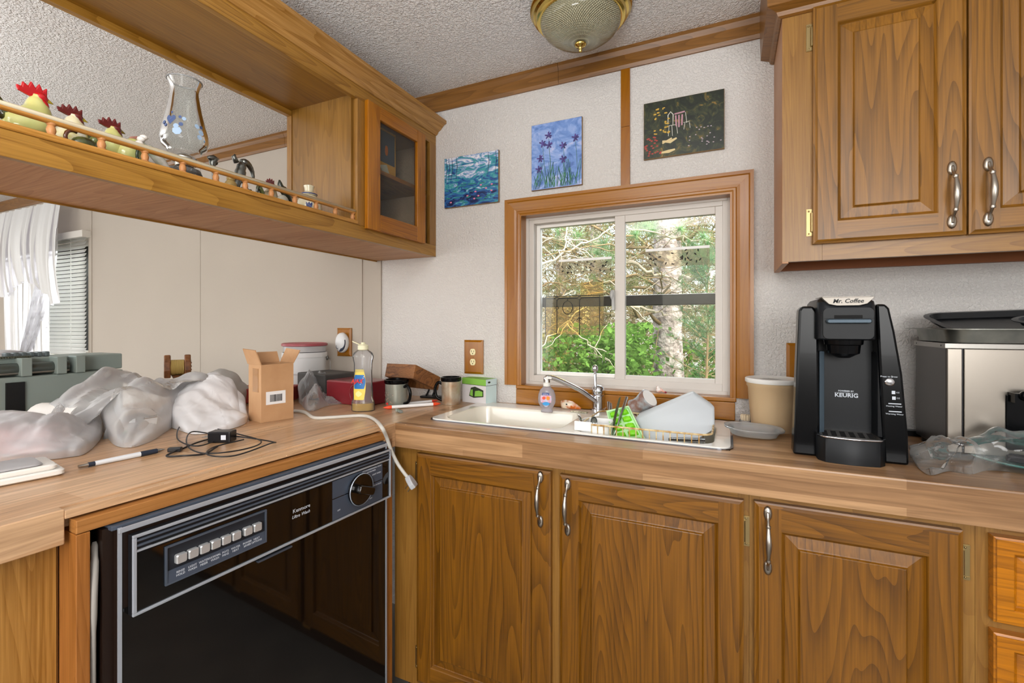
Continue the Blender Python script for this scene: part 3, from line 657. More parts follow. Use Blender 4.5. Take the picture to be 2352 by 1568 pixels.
b = MB(); b.prism([(XF - .02, 1.993), (XF + .004, 1.993), (XF + .010, 1.999), (XF + .013, 2.006), (XF + .024, 2.012), (XF + .040, 2.029), (XF + .052, 2.034), (XF + .052, 2.046), (XF + .042, 2.050), (XF - .02, 2.050)], 'y', YE, -.002)
b.build('crown_moulding', OAK_TY, t)
MB().box(XB, XF - .021, YE, -.002, 1.981, 2.048).build('top_box', OAK_P_Y, t)
# gallery rail: small spindles and a brass topped rail
RAILW = wood('rail_wood', '9A6A38', 'C9965C', 'y', ring_amt=.1, seed=43)
rl = MB().loft([swap([(-1.110 + .0065 * math.cos(a), 1.578 + .0055 * math.sin(a), y) for a in [k * math.pi / 7 + math.pi for k in range(15)]], (0, 2, 1)) for y in (YE, -.436)]).build('gallery_rail', RAILW, t, smooth='auto')
plab(MB().tube([(-1.1065, YE, 1.5825), (-1.1065, -.432, 1.5825)], .0048, 8).build('brass_rod', mat('pale_brass', 'EADFC2', .25, .35), rl, smooth=True), 'polished pale brass strip')
proto = None
SPW = mat('spindle_wood', 'B8804E', .45)
for k in range(20):
    y = -.4585 - .0747 * k
    if proto is None:
        proto = MB().lathe([(.0078, 0), (.0078, .004), (.0056, .0055), (.0066, .0085), (.0072, .012), (.0064, .016), (.0050, .0195), (.0062, .021), (.0074, .0225), (.0074, .0255)], seg=14, cap0=True, cap1=True).build('spindle', SPW, t, smooth='auto', loc=(-1.112, y, 1.5505)); sp = proto
    else:
        sp = proto.copy(); col.objects.link(sp); sp.location.y = y
# glazed door
dr = bpy.data.objects.new('glass_door', None); col.objects.link(dr); dr.parent = t; dr['label'] = 'oak framed door with a glass pane'
gx0, gx1 = XF + .001, XF + .018
OAK_GD = wood('glazed_door_v', '7C4A16', 'B87A34', 'z', ring_amt=.2, seed=45); OAK_GDY = wood('glazed_door_h', '7C4A16', 'B87A34', 'y', ring_amt=.2, seed=46)
def dfr(name, m, *bs):
    k = MB()
    for q in bs: k.box(*q)
    return k.build(name, m, dr, bevel=.002)
dfr('door_stile', OAK_GD, (gx0, gx1, -.421, -.361, 1.530, 1.958)); dfr('door_stile', OAK_GD, (gx0, gx1, -.150, -.098, 1.530, 1.958))
dfr('door_rail', OAK_GDY, (gx0, gx1, -.3605, -.1505, 1.530, 1.588)); dfr('door_rail', OAK_GDY, (gx0, gx1, -.3605, -.1505, 1.912, 1.958))
MB().box(XF + .005, XF + .007, -.365, -.146, 1.584, 1.916).build('pane', clear_glass('cabinet_glass', (240, 234, 224), .04, 1.12, .02), dr)
for z in (1.91, 1.595):
    h_ = MB(); h_.box(0, .0015, -.006, .006, -.02, .02); h_.lathe([(.0001, -.018), (.0028, -.018), (.0028, .018), (.0001, .018)], (.002, -.006, 0), 8); h_.build('hinge', BRASS_W, dr, loc=(XF + .0005, -.090, z), smooth='auto')

# ================================================================== upper cabinet on the right
t = thing('wall_cabinet', 'oak wall cabinet with two raised-panel doors above the coffee maker', 'cabinet')
UX0, UX1, UY, UZ0 = .127, .86, -.234, 1.371
MB().box(UX0 + .015, UX1, UY + .016, -.001, UZ0 + .03, 2.03).build('body', OAK_P_V, t)
plab(MB().box(UX0, UX0 + .0145, UY + .0005, -.0005, UZ0 - .003, 2.0).build('side_panel', mat('pink_veneer', 'B88A66', .45, vary=('A9774F', 9, .3)), t, bevel=.001), 'plain veneer side')
MB().box(UX0 + .0005, .214, UY, UY + .0155, UZ0 + .0015, 2.03).build('face_stile', OAK_F_V, t); MB().box(.470, .505, UY, UY + .0155, UZ0 + .05, 2.03).build('face_stile', OAK_F_V, t)
MB().box(.2145, UX1, UY, UY + .0155, UZ0 + .0015, UZ0 + .062).build('face_rail', OAK_F_H, t); MB().box(.2145, UX1, UY, UY + .0155, 1.985, 2.03).build('face_rail', OAK_F_H, t)
MB().box(UX0 + .015, UX1, -.022, -.0005, UZ0, UZ0 + .029).build('hanging_cleat', mat('red_brown_cleat', '8F5020', .55), t)
DM = (OAK_D_V, OAK_D_H)
make_door(t, .193, .4835, 1.412, 2.003, UY - .0005, DM, handle=(.4565, 1.436), hinges=(.186, (1.935, 1.468)), stile=.05, rail=.052, hside=1, hl=.132)
make_door(t, .4875, .80, 1.412, 2.003, UY - .0005, DM, handle=(.5175, 1.436), stile=.05, rail=.052, hl=.132)
b = MB(); rg = []
for z, o_ in ((2.000, .003), (2.003, .010), (2.012, .014), (2.020, .036), (2.158, .040)):
    rg.append([(UX0 - o_, 0.0, z), (UX0 - o_, UY - o_ * 1.0, z), (UX1, UY - o_, z), (UX1, 0.0, z)])
b.loft([[(x, min(y, -.001), z) for x, y, z in r_] for r_ in rg], True, True); b.build('crown_moulding', OAK_T, t)

# ================================================================== ceiling lamp over the sink
t = thing('ceiling_lamp', 'brass ceiling lamp with a ribbed clear glass bowl above the sink', 'ceiling light', (-.40, -.271, CEZ))
b = MB().lathe([(.145, 0), (.150, -.006), (.150, -.014), (.143, -.020), (.141, -.028), (.134, -.032), (.131, -.040), (.124, -.043), (.118, -.043)], seg=56, cap0=True)
b.build('brass_ring', mat('polished_brass', 'D9BE6A', .16, 1), t, smooth='auto')
GB = mat('ribbed_glass', 'D9D3B0', .12, 0, .6, trans=.35, ior=1.3, coat=.4)
nn = GB.node_tree; bs = nn.nodes['Principled BSDF']; tc = nn.nodes.new('ShaderNodeTexCoord'); sp_ = nn.nodes.new('ShaderNodeSeparateXYZ'); nn.links.new(tc.outputs['Object'], sp_.inputs[0])
at = math_node(nn.nodes, nn.links, 'ARCTAN2', sp_.outputs[1], sp_.outputs[0]); s1 = math_node(nn.nodes, nn.links, 'SINE', math_node(nn.nodes, nn.links, 'MULTIPLY', at, 90)); s2 = math_node(nn.nodes, nn.links, 'SINE', math_node(nn.nodes, nn.links, 'MULTIPLY', sp_.outputs[2], 1100))
bp = nn.nodes.new('ShaderNodeBump'); bp.inputs['Distance'].default_value = .004; bp.inputs['Strength'].default_value = .9; nn.links.new(math_node(nn.nodes, nn.links, 'MULTIPLY', s1, s2), bp.inputs['Height']); nn.links.new(bp.outputs[0], bs.inputs['Normal'])
b = MB().lathe([(.119, -.040), (.117, -.056), (.106, -.073), (.086, -.088), (.058, -.101), (.030, -.108), (.008, -.110)], seg=64, cap1=True); b.build('glass_bowl', GB, t, smooth=True)
b = MB().lathe([(.0001, -.109), (.016, -.109), (.018, -.113), (.014, -.118), (.006, -.121), (.0045, -.128), (.005, -.133), (.0001, -.137)], seg=20); b.build('finial', mat('polished_brass'), t, smooth=True)
MB().ball((.03, 0, -.055), .028).build('bulb', mat('bulb_white', 'F4F1E8', .4), t, smooth=True)

# ================================================================== pictures (plain painted stand-ins)
def painting(name, ramp, scale, stretch=(1, 1, 1), extra=None):
    m = bpy.data.materials.new(name); m.use_nodes = True; n = m.node_tree.nodes; L = m.node_tree.links; b = n['Principled BSDF']; b.inputs['Roughness'].default_value = .35
    tc = n.new('ShaderNodeTexCoord'); mp = n.new('ShaderNodeMapping'); mp.inputs['Scale'].default_value = stretch; L.new(tc.outputs['Object'], mp.inputs[0])
    nz = n.new('ShaderNodeTexNoise'); nz.inputs['Scale'].default_value = scale; nz.inputs['Detail'].default_value = 5; nz.inputs['Distortion'].default_value = 1.6; nz.inputs['Roughness'].default_value = .62; L.new(mp.outputs[0], nz.inputs['Vector'])
    r = n.new('ShaderNodeValToRGB'); r.color_ramp.interpolation = 'EASE'
    while len(r.color_ramp.elements) < len(ramp): r.color_ramp.elements.new(.5)
    for e, (p, c) in zip(r.color_ramp.elements, ramp): e.position = p; e.color = lin(c)
    v = nz.outputs['Fac']
    if extra:          # vertical drift of tone across the board (z metres)
        sp = n.new('ShaderNodeSeparateXYZ'); L.new(tc.outputs['Object'], sp.inputs[0])
        v = math_node(n, L, 'ADD', v, math_node(n, L, 'MULTIPLY', math_node(n, L, 'SUBTRACT', sp.outputs[2], extra[1]), extra[0]))
    L.new(v, r.inputs[0]); L.new(r.outputs[0], b.inputs['Base Color']); return m
def picture(x0, x1, z0, z1, label, m, deco=None):
    t = thing('picture_board', label, 'picture', (x0, 0, z0)); w_, h_ = x1 - x0, z1 - z0
    MB().box(0, w_, -.011, -.001, 0, h_).build('backing_board', mat('board_edge', '8A6C44', .6), t, bevel=.0005)
    MB().box(.0012, w_ - .0012, -.0122, -.0112, .0012, h_ - .0012).build('painted_face', m, t)
    if deco: deco(t, w_, h_)
def strokes(t, name, m, pts, r=.003):
    b = MB()
    for p in pts:
        b.tube([(x, -.0125, z) for x, z in p], [r * (1 if 0 < i < len(p) - 1 else .5) for i in range(len(p))], 6)
    b.v = [(x, -.0125 + (y + .0125) * .12, z) for x, y, z in b.v]
    o = b.build(name, m, t); return o
P1 = painting('pond_blues', [(.30, '16204A'), (.42, '2C5FA0'), (.50, '3E9A98'), (.56, '7D9CCB'), (.63, 'D8DCE8'), (.72, 'E9E6EC')], 17, (1, 1, 2.6), (1.15, .12))
def deco1(t, w_, h_):
    rnd = random.Random(2); b = MB(); c = MB()
    for k in range(9):
        x, z = rnd.uniform(.02, w_ - .02), rnd.uniform(.015, .075); b.ball((x, -.0125, z), .005, .0008, .0035, 8, 5)
    for k in range(26):
        x, z = rnd.uniform(.01, w_ - .012), rnd.uniform(.01, .09); c.ball((x, -.0124, z), rnd.uniform(.008, .016), .0006, rnd.uniform(.002, .004), 10, 4)
    c.build('leaf_dabs', mat('paint_teal', '2F7D78', .5), t); b.build('pink_dabs', mat('paint_pink', 'D9809E', .5), t)
    strokes(t, 'dark_strokes', mat('paint_navy', '1C2C4E', .5), [[(x, h_ - .002), (x + .004, h_ * .8), (x - .002, h_ * .55)] for x in (.01, .022, .036, .058, w_ - .045, w_ - .012)], .0016)
picture(-1.050, -.803, 1.685, 1.887, 'blue and teal pond painting nearest the shelf cabinet', P1, deco1)
P2 = painting('iris_blue', [(.30, '4666A8'), (.45, '6C8ECB'), (.55, '8CA6DA'), (.68, 'B9BFE2')], 14, (1, 1, 1.4))
def deco2(t, w_, h_):
    rnd = random.Random(6)
    st = []
    for k in range(60):
        x = rnd.uniform(.006, w_ - .006); hh = rnd.uniform(.03, .10); l = rnd.uniform(-.02, .02); st.append([(x, .004), (x + l * .3, hh * .5), (min(max(x + l, .004), w_ - .004), hh)])
    strokes(t, 'leaf_strokes', mat('paint_green', '3E7A54', .5, vary=('1F4A5E', 60, .1)), st, .0016)
    heads = ((.068, .195), (.045, .168), (.07, .160), (.036, .115), (.125, .150), (.125, .100), (.17, .17), (.03, .075))
    strokes(t, 'stem_strokes', mat('paint_stem', '3F6A4C', .5), [[(x + .01, .03), (x + .006, z * .6), (x, z)] for x, z in heads], .001)
    b = MB()
    for x, z in heads:
        for a in (0, 60, 120, 200, 260, 320):
            a = R(a + rnd.uniform(-15, 15)); k = len(b.v); b.ball((.007, 0, 0), .008, .0008, .0034, 8, 5); b.xf(Matrix.Translation((x, -.0127, z)) @ Matrix.Rotation(a, 4, 'Y'), k)
    b.build('purple_petals', mat('paint_purple', '33285E', .5, vary=('5A4A92', 80, .1)), t)
picture(-.666, -.471, 1.710, 1.953, 'tall blue painting with dark purple flowers above the window', P2, deco2)
P3 = painting('garden_dark', [(.30, '0E140E'), (.46, '1B2417'), (.54, '2E3520'), (.61, '4E4A24'), (.68, '8A6C30'), (.78, '5A3440')], 26, (1, 1, 1))
def deco3(t, w_, h_):
    WT = mat('paint_white', 'D9D6CC', .5)
    strokes(t, 'path_strokes', mat('paint_cream', 'D8C391', .5), [[(.06, .052), (.085, .047), (.105, .056)], [(.055, .015), (.08, .016), (.10, .02)], [(.06, .045), (.09, .058)]], .006)
    strokes(t, 'chair_strokes', WT, [[(.078, .105), (.078, .135), (.086, .145), (.094, .135), (.093, .10)], [(.080, .100), (.105, .100)], [(.081, .100), (.079, .066)], [(.104, .1), (.108, .07)], [(.09, .1), (.092, .065)], [(.132, .135), (.136, .10)], [(.126, .102), (.145, .104)], [(.13, .1), (.127, .08)], [(.144, .1), (.146, .082)]], .0016)
    strokes(t, 'table_strokes', mat('paint_rose', 'B98A98', .5), [[(.098, .135), (.13, .138)], [(.102, .13), (.104, .095)], [(.112, .13), (.112, .09)], [(.122, .13), (.121, .095)]], .0052)
    rnd = random.Random(9); b = MB(); c = MB()
    for k in range(26): b.ball((rnd.uniform(.005, .06), -.0125, rnd.uniform(.01, .075)), .004, .0008, .003, 7, 4)
    for k in range(22): c.ball((rnd.uniform(.14, w_ - .01), -.0125, rnd.uniform(.02, .08)), .0026, .0008, .002, 7, 4)
    b.build('red_dabs', mat('paint_red', 'A8433A', .5), t); c.build('pale_dabs', mat('paint_lilac', 'B7A6B0', .5), t)
    d_ = MB()
    for k in range(26): d_.ball((rnd.uniform(.035, .085), -.0124, rnd.uniform(.075, .165)), rnd.uniform(.002, .006), .0006, rnd.uniform(.002, .004), 7, 4)
    d_.build('yellow_dabs', mat('paint_yellow', 'C9A23E', .5), t)
picture(-.257, -.010, 1.765, 1.953, 'dark garden painting with white chairs above the window', P3, deco3)

# ================================================================== outlets
def outlet(x0, x1, z0, z1, label, face=True):
    t = thing('wall_outlet', label, 'outlet', ((x0 + x1) / 2, 0, (z0 + z1) / 2)); a, h = (x1 - x0) / 2, (z1 - z0) / 2
    b = MB(); b.loft([[(sx_ * (a - e), y, sz * (h - e)) for sx_, sz in ((-1, -1), (1, -1), (1, 1), (-1, 1))] for e, y in ((0, -.001), (0, -.006), (.008, -.011))]); b.build('cover_plate', PINE_V, t)
    if not face: return t
    for zc in (.020, -.020):
        b = MB(); b.loft([[(.0125 * math.cos(k / 20 * 2 * math.pi), y, zc + max(-.0125, min(.0125, .0150 * math.sin(k / 20 * 2 * math.pi)))) for k in range(20)] for y in (-.011, -.0135)])
        r = b.build('receptacle', IVORY, t)
        s_ = MB(); s_.box(-.0062, -.0045, -.0139, -.0134, zc - .001, zc + .007).box(.0045, .0062, -.0139, -.0134, zc - .001, zc + .006); s_.ball((0, -.0135, zc - .006), .0022, .0006, .0026, 8, 5); s_.build('slots', mat('slot_black', '0A0806', .6), r)
    MB().ball((0, -.0115, 0), .002, .001, .002, 8, 5).build('screw', BRASS, t)
    return t
outlet(-.959, -.874, 1.016, 1.150, 'double outlet with wooden cover plate left of the window')
outlet(.159, .245, 1.03, 1.156, 'wooden outlet cover plate half hidden behind the coffee maker')
t = outlet(-1.639, -1.554, 1.067, 1.196, 'outlet with wooden cover plate above the white bucket', False)
t = thing('plug_in_freshener', 'white oval plug-in gadget with a navy swoosh in the far outlet', 'plug-in device', (-1.590, -.012, 1.13), R(12))
b = MB(); b.loft([[(.030 * math.cos(k / 24 * 2 * math.pi) * e, y, .046 * math.sin(k / 24 * 2 * math.pi) * e) for k in range(24)] for e, y in ((.9, 0), (1, -.012), (.97, -.026), (.8, -.034), (.4, -.037))]); b.build('shell', mat('shell_white', 'E4E6E8', .3), t, smooth=True)
b = MB(); b.prism([(.026 * math.cos(R(a)), .040 * math.sin(R(a))) for a in range(-100, 21, 10)] + [(.006 + .019 * math.cos(R(a)), .002 + .027 * math.sin(R(a))) for a in range(10, -91, -10)], 'y', -.0375, -.030); b.build('navy_swoosh', mat('navy', '1D2740', .4), t)
b = MB(); b.tube([(-.012 + .007 * math.cos(k * .52), -.0345, -.018 + .009 * math.sin(k * .52)) for k in range(12)], .0012, 6, closed=True); b.build('speaker_ring', mat('navy'), t)

# ================================================================== sink and things around it
ENAM = mat('white_enamel', 'F2EFE8', .12, coat=.5); ENAM2 = mat('cream_enamel', 'E6E1D4', .18, coat=.4)
t = thing('kitchen_sink', 'white enamel double sink with a steel edge below the window', 'sink')
RX0, RX1, RY0, RY1 = -.866, .012, -.397, -.037
def plate_with_holes(outer, holes, z0, z1, name, m):
    me = bmesh.new()
    def lp(pts, z): return [me.verts.new((p[0], p[1], z)) for p in pts]
    es = []
    for L_ in [outer] + holes:
        v = lp(L_, z1); es += [me.edges.new((v[i], v[(i + 1) % len(v)])) for i in range(len(v))]
    r = bmesh.ops.triangle_fill(me, edges=es, use_beauty=True)
    bmesh.ops.recalc_face_normals(me, faces=me.faces)
    g = bmesh.ops.extrude_face_region(me, geom=list(me.faces))
    for v in [x for x in g['geom'] if isinstance(x, bmesh.types.BMVert)]: v.co.z = z0
    bmesh.ops.recalc_face_normals(me, faces=me.faces)
    d = bpy.data.meshes.new(name); me.to_mesh(d); me.free(); d.materials.append(m)
    o = bpy.data.objects.new(name, d); col.objects.link(o); o.parent = t; return o
bowls = [(-.822, -.43), (-.40, -.028)]
outer = [p[:2] for p in rr(RX0 + .006, RX1 - .006, RY0 + .005, RY1 - .005, .03, 0)]
plate_with_holes(outer, [[p[:2] for p in rr(a, c, -.378, -.118, .05, 0)] for a, c in bowls], .9112, .9155, 'enamel_deck', ENAM)
plate_with_holes([p[:2] for p in rr(RX0, RX1, RY0, RY1, .035, 0)], [[p[:2] for p in rr(RX0 + .02, RX1 - .02, RY0 + .014, RY1 - .02, .03, 0)]], .9105, .9125, 'steel_edge', mat('steel_edge', '7E828A', .25, 1))
for a, c in bowls:
    b = MB(); b.loft([rr(a + i, c - i, -.378 + i, -.118 - i, r, z) for i, r, z in ((-.002, .05, .9156), (.003, .048, .9145), (.006, .046, .905), (.012, .044, .82), (.022, .04, .785), (.05, .03, .775), (.1, .012, .772))], False, True)
    o = b.build('bowl', ENAM2, t, smooth='auto', recalc=False)
    MB().lathe([(.0001, .0), (.026, .0), (.028, .002), (.030, .0)], ((a + c) / 2, -.25, .7735), 20).build('drain', STEEL, o, smooth=True)
# faucet
fx, fy = onz(1374, 940, .916)
t = thing('kitchen_faucet', 'chrome single-lever faucet standing behind the sink', 'faucet', (fx, fy, .9157)); k = mpp(fx, fy)
b = MB().lathe([(.026, 0), (.026, .004), (.0205, .006), (.0205, .044), (.0215, .047), (.0215, .050), (.0195, .053), (.0215, .056), (.0215, .068), (.019, .078), (.012, .084), (.0001, .086)], seg=28, cap0=True); b.build('body', CHROME, t, smooth='auto')
nx, nz_ = ony(1256, 872, fy - .105)
p1 = Vector((nx - fx, -.105, nz_ - .9157 + .004))
b = MB(); b.tube(bez([(0, -.012, .028), tuple(Vector((0, -.015, .030)).lerp(p1, .35) + Vector((0, 0, .012))), tuple(p1.lerp(Vector((0, -.015, .03)), .22) + Vector((0, 0, .014))), tuple(p1 + Vector((.004, 0, .006))), tuple(p1)], 7), [.0085] * 20 + [.0075] * 9, 12); b.build('spout', CHROME, t, smooth=True)
MB().lathe([(.0105, -.014), (.0115, -.012), (.0115, .004), (.0105, .006), (.0001, .007)], tuple(p1), 18, cap0=True).build('aerator', CHROME, t, smooth='auto')
ax, az = ony(1367, 846, fy - .01)
b = MB(); b.tube(bez([(-.004, -.012, .060), ((ax - fx) * .4 - .002, -.017, .085), (ax - fx, -.010, az - .9157 - .012)], 5), [.0075, .0072, .0068, .0063, .0058, .0053, .005, .0048, .0045, .0045, .0045], 12); b.ball((ax - fx, -.010, az - .9157), .0105, .0105, .013, 18, 12)
b.build('lever', CHROME, t, smooth=True)
# soap dispenser
sx_, sy_ = onz(1256, 946, .916)
t = thing('soap_dispenser', 'clear oval hand soap bottle with a colourful label behind the sink', 'soap bottle', (sx_, sy_, .9157), R(8)); k = mpp(sx_, sy_)
prof = [(.020, 0), (.021, .004), (.017, .010), (.022, .018), (.029, .032), (.0305, .046), (.029, .060), (.024, .074), (.015, .083), (.0115, .087)]
MB().lathe(prof, seg=28, cap0=True, cap1=True, sy=.55).build('bottle', mat('soap_bottle', 'E4E2EE', .1, trans=.65, ior=1.2, coat=.3), t, smooth=True)
MB().lathe([(.0115, .0875), (.0125, .089), (.0125, .099), (.006, .1), (.0045, .112), (.0001, .112)], seg=18, cap0=True).build('pump_collar', WHITE, t, smooth='auto')
MB().box(-.006, .018, -.006, .006, .112, .119).build('pump_head', WHITE, t, bevel=.003)
def oval(b, cx, cz, rx, rz, y, n=22, m=0, th=.0006):
    b.loft([[(cx + rx * math.cos(q / n * 2 * math.pi), yy, cz + rz * math.sin(q / n * 2 * math.pi)) for q in range(n)] for yy in (y, y - th)], m=m)
b = MB(); b.grid(8, 10, lambda u, v: ((u - .5) * .038 * math.sqrt(max(.05, 1 - ((v - .5) * 1.75) ** 2)), -.0172 + .0035 * ((u - .5) * 2) ** 2 + .004 * ((v - .5) * 2) ** 2, .020 + v * .052))
b.build('label', mat('soap_label', 'C9D4EC', .35, vary=('E49AB0', 60, .12)), t, smooth=True)
lb = t.children[-1]
b = MB(); oval(b, -.006, .050, .0058, .0055, -.0180); b.build('orange_print', mat('print_coral', 'E2583E', .4), lb)
b = MB(); oval(b, .008, .050, .006, .0065, -.0180); b.build('fish_print', mat('print_orange', 'E89030', .4), lb)
b = MB(); oval(b, .001, .031, .012, .006, -.0168); b.build('wave_print', mat('print_blue', '3E9AD8', .4), lb)
MB().box(-.012, .012, -.0188, -.0180, .0600, .0668).build('brand_patch', mat('print_navy', '1D3A86', .4), lb); text('brand_text', 'Softsoap', .0056, mat('print_white'), lb, (0, -.0190, .0634), '-y', bold=.0001)
# sill and deck figurines
bx_, bz_ = ony(1513, 894, -.004)
t = thing('bird_figurine', 'tiny white and pink chipped ceramic bird on the window sill', 'figurine', (bx_, -.002, .9832))
b = MB(); b.ball((0, 0, .010), .010, .007, .009, 12, 8); b.ball((-.003, -.002, .018), .005, .004, .0055, 10, 7); b.tube([(.004, 0, .012), (.014, -.001, .007), (.022, -.001, .003)], [.005, .004, .002], 8); b.build('body', mat('ceramic_pink_white', 'EDE6E0', .25, vary=('E0A08A', 70, .1)), t, smooth=True)
MB().ball((.022, -.002, .0035), .004, .003, .003, 8, 6).build('tail_tip', mat('crimson', '8E2034', .3), t, smooth=True)
ox, oy = onz(1326, 932, .916)
t = thing('shell_figurine', 'orange and white ceramic fish ornament lying behind the faucet', 'figurine', (ox, -.058, .9157), R(8))
b = MB(); b.tube([(-.034, 0, .014), (-.030, 0, .015), (-.020, 0, .0165), (-.008, 0, .016), (.004, 0, .014), (.016, 0, .0105), (.026, 0, .007), (.034, 0, .005)], [.008, .0135, .0155, .0145, .0135, .0095, .006, .003], 16)
b.build('body', mat('ceramic_orange', 'E9D9C2', .22, vary=('C9691E', 32, .06)), t, smooth=True)
MB().tube([(-.034, 0, .014), (-.031, 0, .0145)], [.014, .0145], 16).build('mouth_ring', mat('ceramic_ring', 'C6A488', .3), t, smooth=True)
MB().ball((-.014, -.0145, .019), .003, .0015, .003, 10, 6).build('eye', BLACK, t)
cx_, cy_ = onz(1310, 957, .917)
MB().box(-.028, .030, -.009, .009, 0, .003).build('x', mat('brush_cream', 'D9D2BA', .5, vary=('8A8468', 120, .1)), None, loc=(cx_, -.100, .9160), bevel=.001)
o = bpy.data.objects['x']; o.name = 'nail_file'; o.rotation_euler = (0, 0, R(-6)); tag(o, 'flat cream coloured file lying between the soap bottle and the faucet', 'file')
# ------------------------------------------------------------------ dish rack in the right bowl
WIRE = mat('rusty_wire', 'D9C79A', .4, vary=('A2742E', 60, .12))
t = thing('dish_rack', 'yellowed wire dish rack sitting in the right sink bowl', 'dish rack', (0, 0, 0))
q0, q1, v0, v1 = -.372, -.036, -.362, -.140
top = rr(q0, q1, v0, v1, .03, .935, 5)
b = MB(); b.tube(top, .0026, 6, closed=True); b.build('top_wire', WIRE, t, smooth=True)
b = MB(); b.tube(rr(q0 + .01, q1 - .01, v0 + .01, v1 - .01, .03, .86, 5), .0022, 6, closed=True); b.build('bottom_wire', WIRE, t, smooth=True)
n = 17
for k in range(n):
    x = q0 + .03 + (q1 - q0 - .06) * k / (n - 1)
    MB().tube([(x, v0, .934), (x, v0 + .004, .90), (x, v0 + .012, .86), (x, v1 - .012, .86), (x, v1 - .004, .90), (x, v1, .934)], .0016, 5).build('wire', WIRE, t, smooth=True)
t2 = thing('utensil_cup', 'white plastic utensil holder at the left end of the dish rack', 'utensil holder', (-.352, -.318, .79))
b = MB(); b.loft([rr(-.030 + e, .058 - e, -.042 + e, .042 - e, .020, z) for e, z in ((.006, 0), (.001, .13), (0, .148), (.002, .148), (.0045, .13), (.009, .004))], True, True); b.build('holder', mat('holder_white', 'F0F0EE', .3), t2, smooth='auto')
MB().box(-.038, .010, -.048, -.043, .126, .152).build('hook_tab', mat('holder_white'), t2, bevel=.002)
SS = mat('cutlery_steel', 'B9BAB8', .18, 1)
def spoon(name, label, cat, base, tip, rz, bowl=(.0095, .015), mt=SS, group=None, kind='spoon'):
    o = thing(name, label, cat, base, rz, group); v = Vector(tip) - Vector(base); b = MB()
    L_ = v.length - (.026 if kind == 'spoon' else 0); b.tube([(0, 0, 0), (0, 0, L_ * .5), (0, 0, L_)], [.003, .0025, .004] if kind == 'spoon' else [.004, .005, .0058], 8, flat=.5)
    M = v.to_track_quat('Z', 'Y').to_matrix().to_4x4()
    if kind == 'spoon': b.loft([[(bowl[0] * r_ * math.cos(q / 14 * 2 * math.pi), dy, L_ + bowl[1] * .8 + bowl[1] * r_ * math.sin(q / 14 * 2 * math.pi)) for q in range(14)] for r_, dy in ((1, -.001), (.98, 0), (.75, .004), (.4, .006), (.1, .0065))], False, True)
    b.xf(M); b.build('bowl_and_handle', mt, o, smooth=True); return o
def tip(px, py, y): x, z = ony(px, py, y); return (x, y, z)
spoon('teaspoon', 'steel spoon leaning left in the utensil holder', 'spoon', (-.345, -.31, .80), tip(1327, 950, -.325), R(10))
spoon('teaspoon', 'steel spoon leaning right of its twin in the utensil holder', 'spoon', (-.350, -.30, .80), tip(1340, 952, -.315), R(75))
# table knife: green handle blade
def blade(name, label, cat, base, top, w_, mt, hmat=None, split=.35, rz=0):
    o = thing(name, label, cat, base); v = Vector(top) - Vector(base); L_ = v.length; M = v.to_track_quat('Z', 'Y').to_matrix().to_4x4() @ Matrix.Rotation(rz, 4, 'Z')
    b = MB(); b.loft([[(-w_ * a, -.001, z), (w_ * c, -.001, z), (w_ * c, .001, z), (-w_ * a, .001, z)] for a, c, z in ((.4, .4, 0 if not hmat else L_ * split), (.5, .5, L_ * .55), (.5, .45, L_ * .8), (.5, .1, L_ * .97), (.45, -.3, L_))])
    b.xf(M); b.build('blade', mt, o)
    if hmat: q = MB(); q.tube([(0, 0, 0), (0, 0, L_ * split * .5), (0, 0, L_ * split)], [.006, .007, .005], 10, flat=.6); q.xf(M); q.build('handle', hmat, o, smooth=True)
    return o
blade('table_knife', 'dark bladed knife standing in the utensil holder', 'knife', (-.312, -.32, .83), tip(1423, 911, -.29), .011, mat('dark_steel', '6E7A62', .2, .9), BLACK, .42)
spoon('butter_knife', 'slim steel knife handle standing right of the dark knife', 'knife', (-.305, -.325, .84), tip(1440, 911, -.25), 0, kind='k')
for i, (px, py, yy) in enumerate(((1398, 922, -.20), (1402, 925, -.19))):
    spoon('fork_handle', ('thin steel fork handle behind the dark knife, left of the two', 'thin steel fork handle behind the dark knife, right of the two')[i], 'fork', (-.325 + .012 * i, -.205, .84), tip(px, py, yy), 0, kind='k')
# green ice tray
GRN = mat('lime_green', '7ED41E', .3); PGR = mat('pale_green', 'BFE8B0', .3)
cx0, cz0 = ony(1420, 935, -.27)
t2 = thing('ice_cube_tray', 'lime green ice cube tray leaning in the dish rack', 'ice tray')
pts = [ony(1392, 948, -.26), ony(1444, 936, -.25), ony(1492, 1018, -.29), ony(1420, 1030, -.30)]
P_ = [Vector((p[0], y, p[1])) for p, y in zip(pts, (-.25, -.24, -.31, -.32))]
def qd(u, v, d=0):
    a = P_[0].lerp(P_[1], u); c = P_[3].lerp(P_[2], u); p = a.lerp(c, v)
    nrm = (P_[1] - P_[0]).cross(P_[3] - P_[0]).normalized()
    if nrm.y > 0: nrm = -nrm
    return p + nrm * d
b = MB(); b.loft([[qd(u, v, d) for u, v in ((0, 0), (1, 0), (1, 1), (0, 1))] for d in (0, .012)] + [[qd(u, v, .012) for u, v in ((.06, .04), (.94, .04), (.94, .96), (.06, .96))], [qd(u, v, .004) for u, v in ((.08, .05), (.92, .05), (.92, .95), (.08, .95))]])
b.build('tray_frame', PGR, t2, bevel=.002)
for i in range(2):
    for j in range(5):
        b = MB(); uc, vc = .28 + .42 * i, .13 + j * .185
        b.loft([[qd(uc + a * e, vc + c * e, d) for a, c in ((-.16, -.05), (.0, -.075), (.16, -.05), (.17, .05), (0, .07), (-.16, .05))] for e, d in ((1, .0042), (1, .009), (.75, .013), (.3, .014))]); b.build('cube_pocket', GRN, t2, smooth='auto')
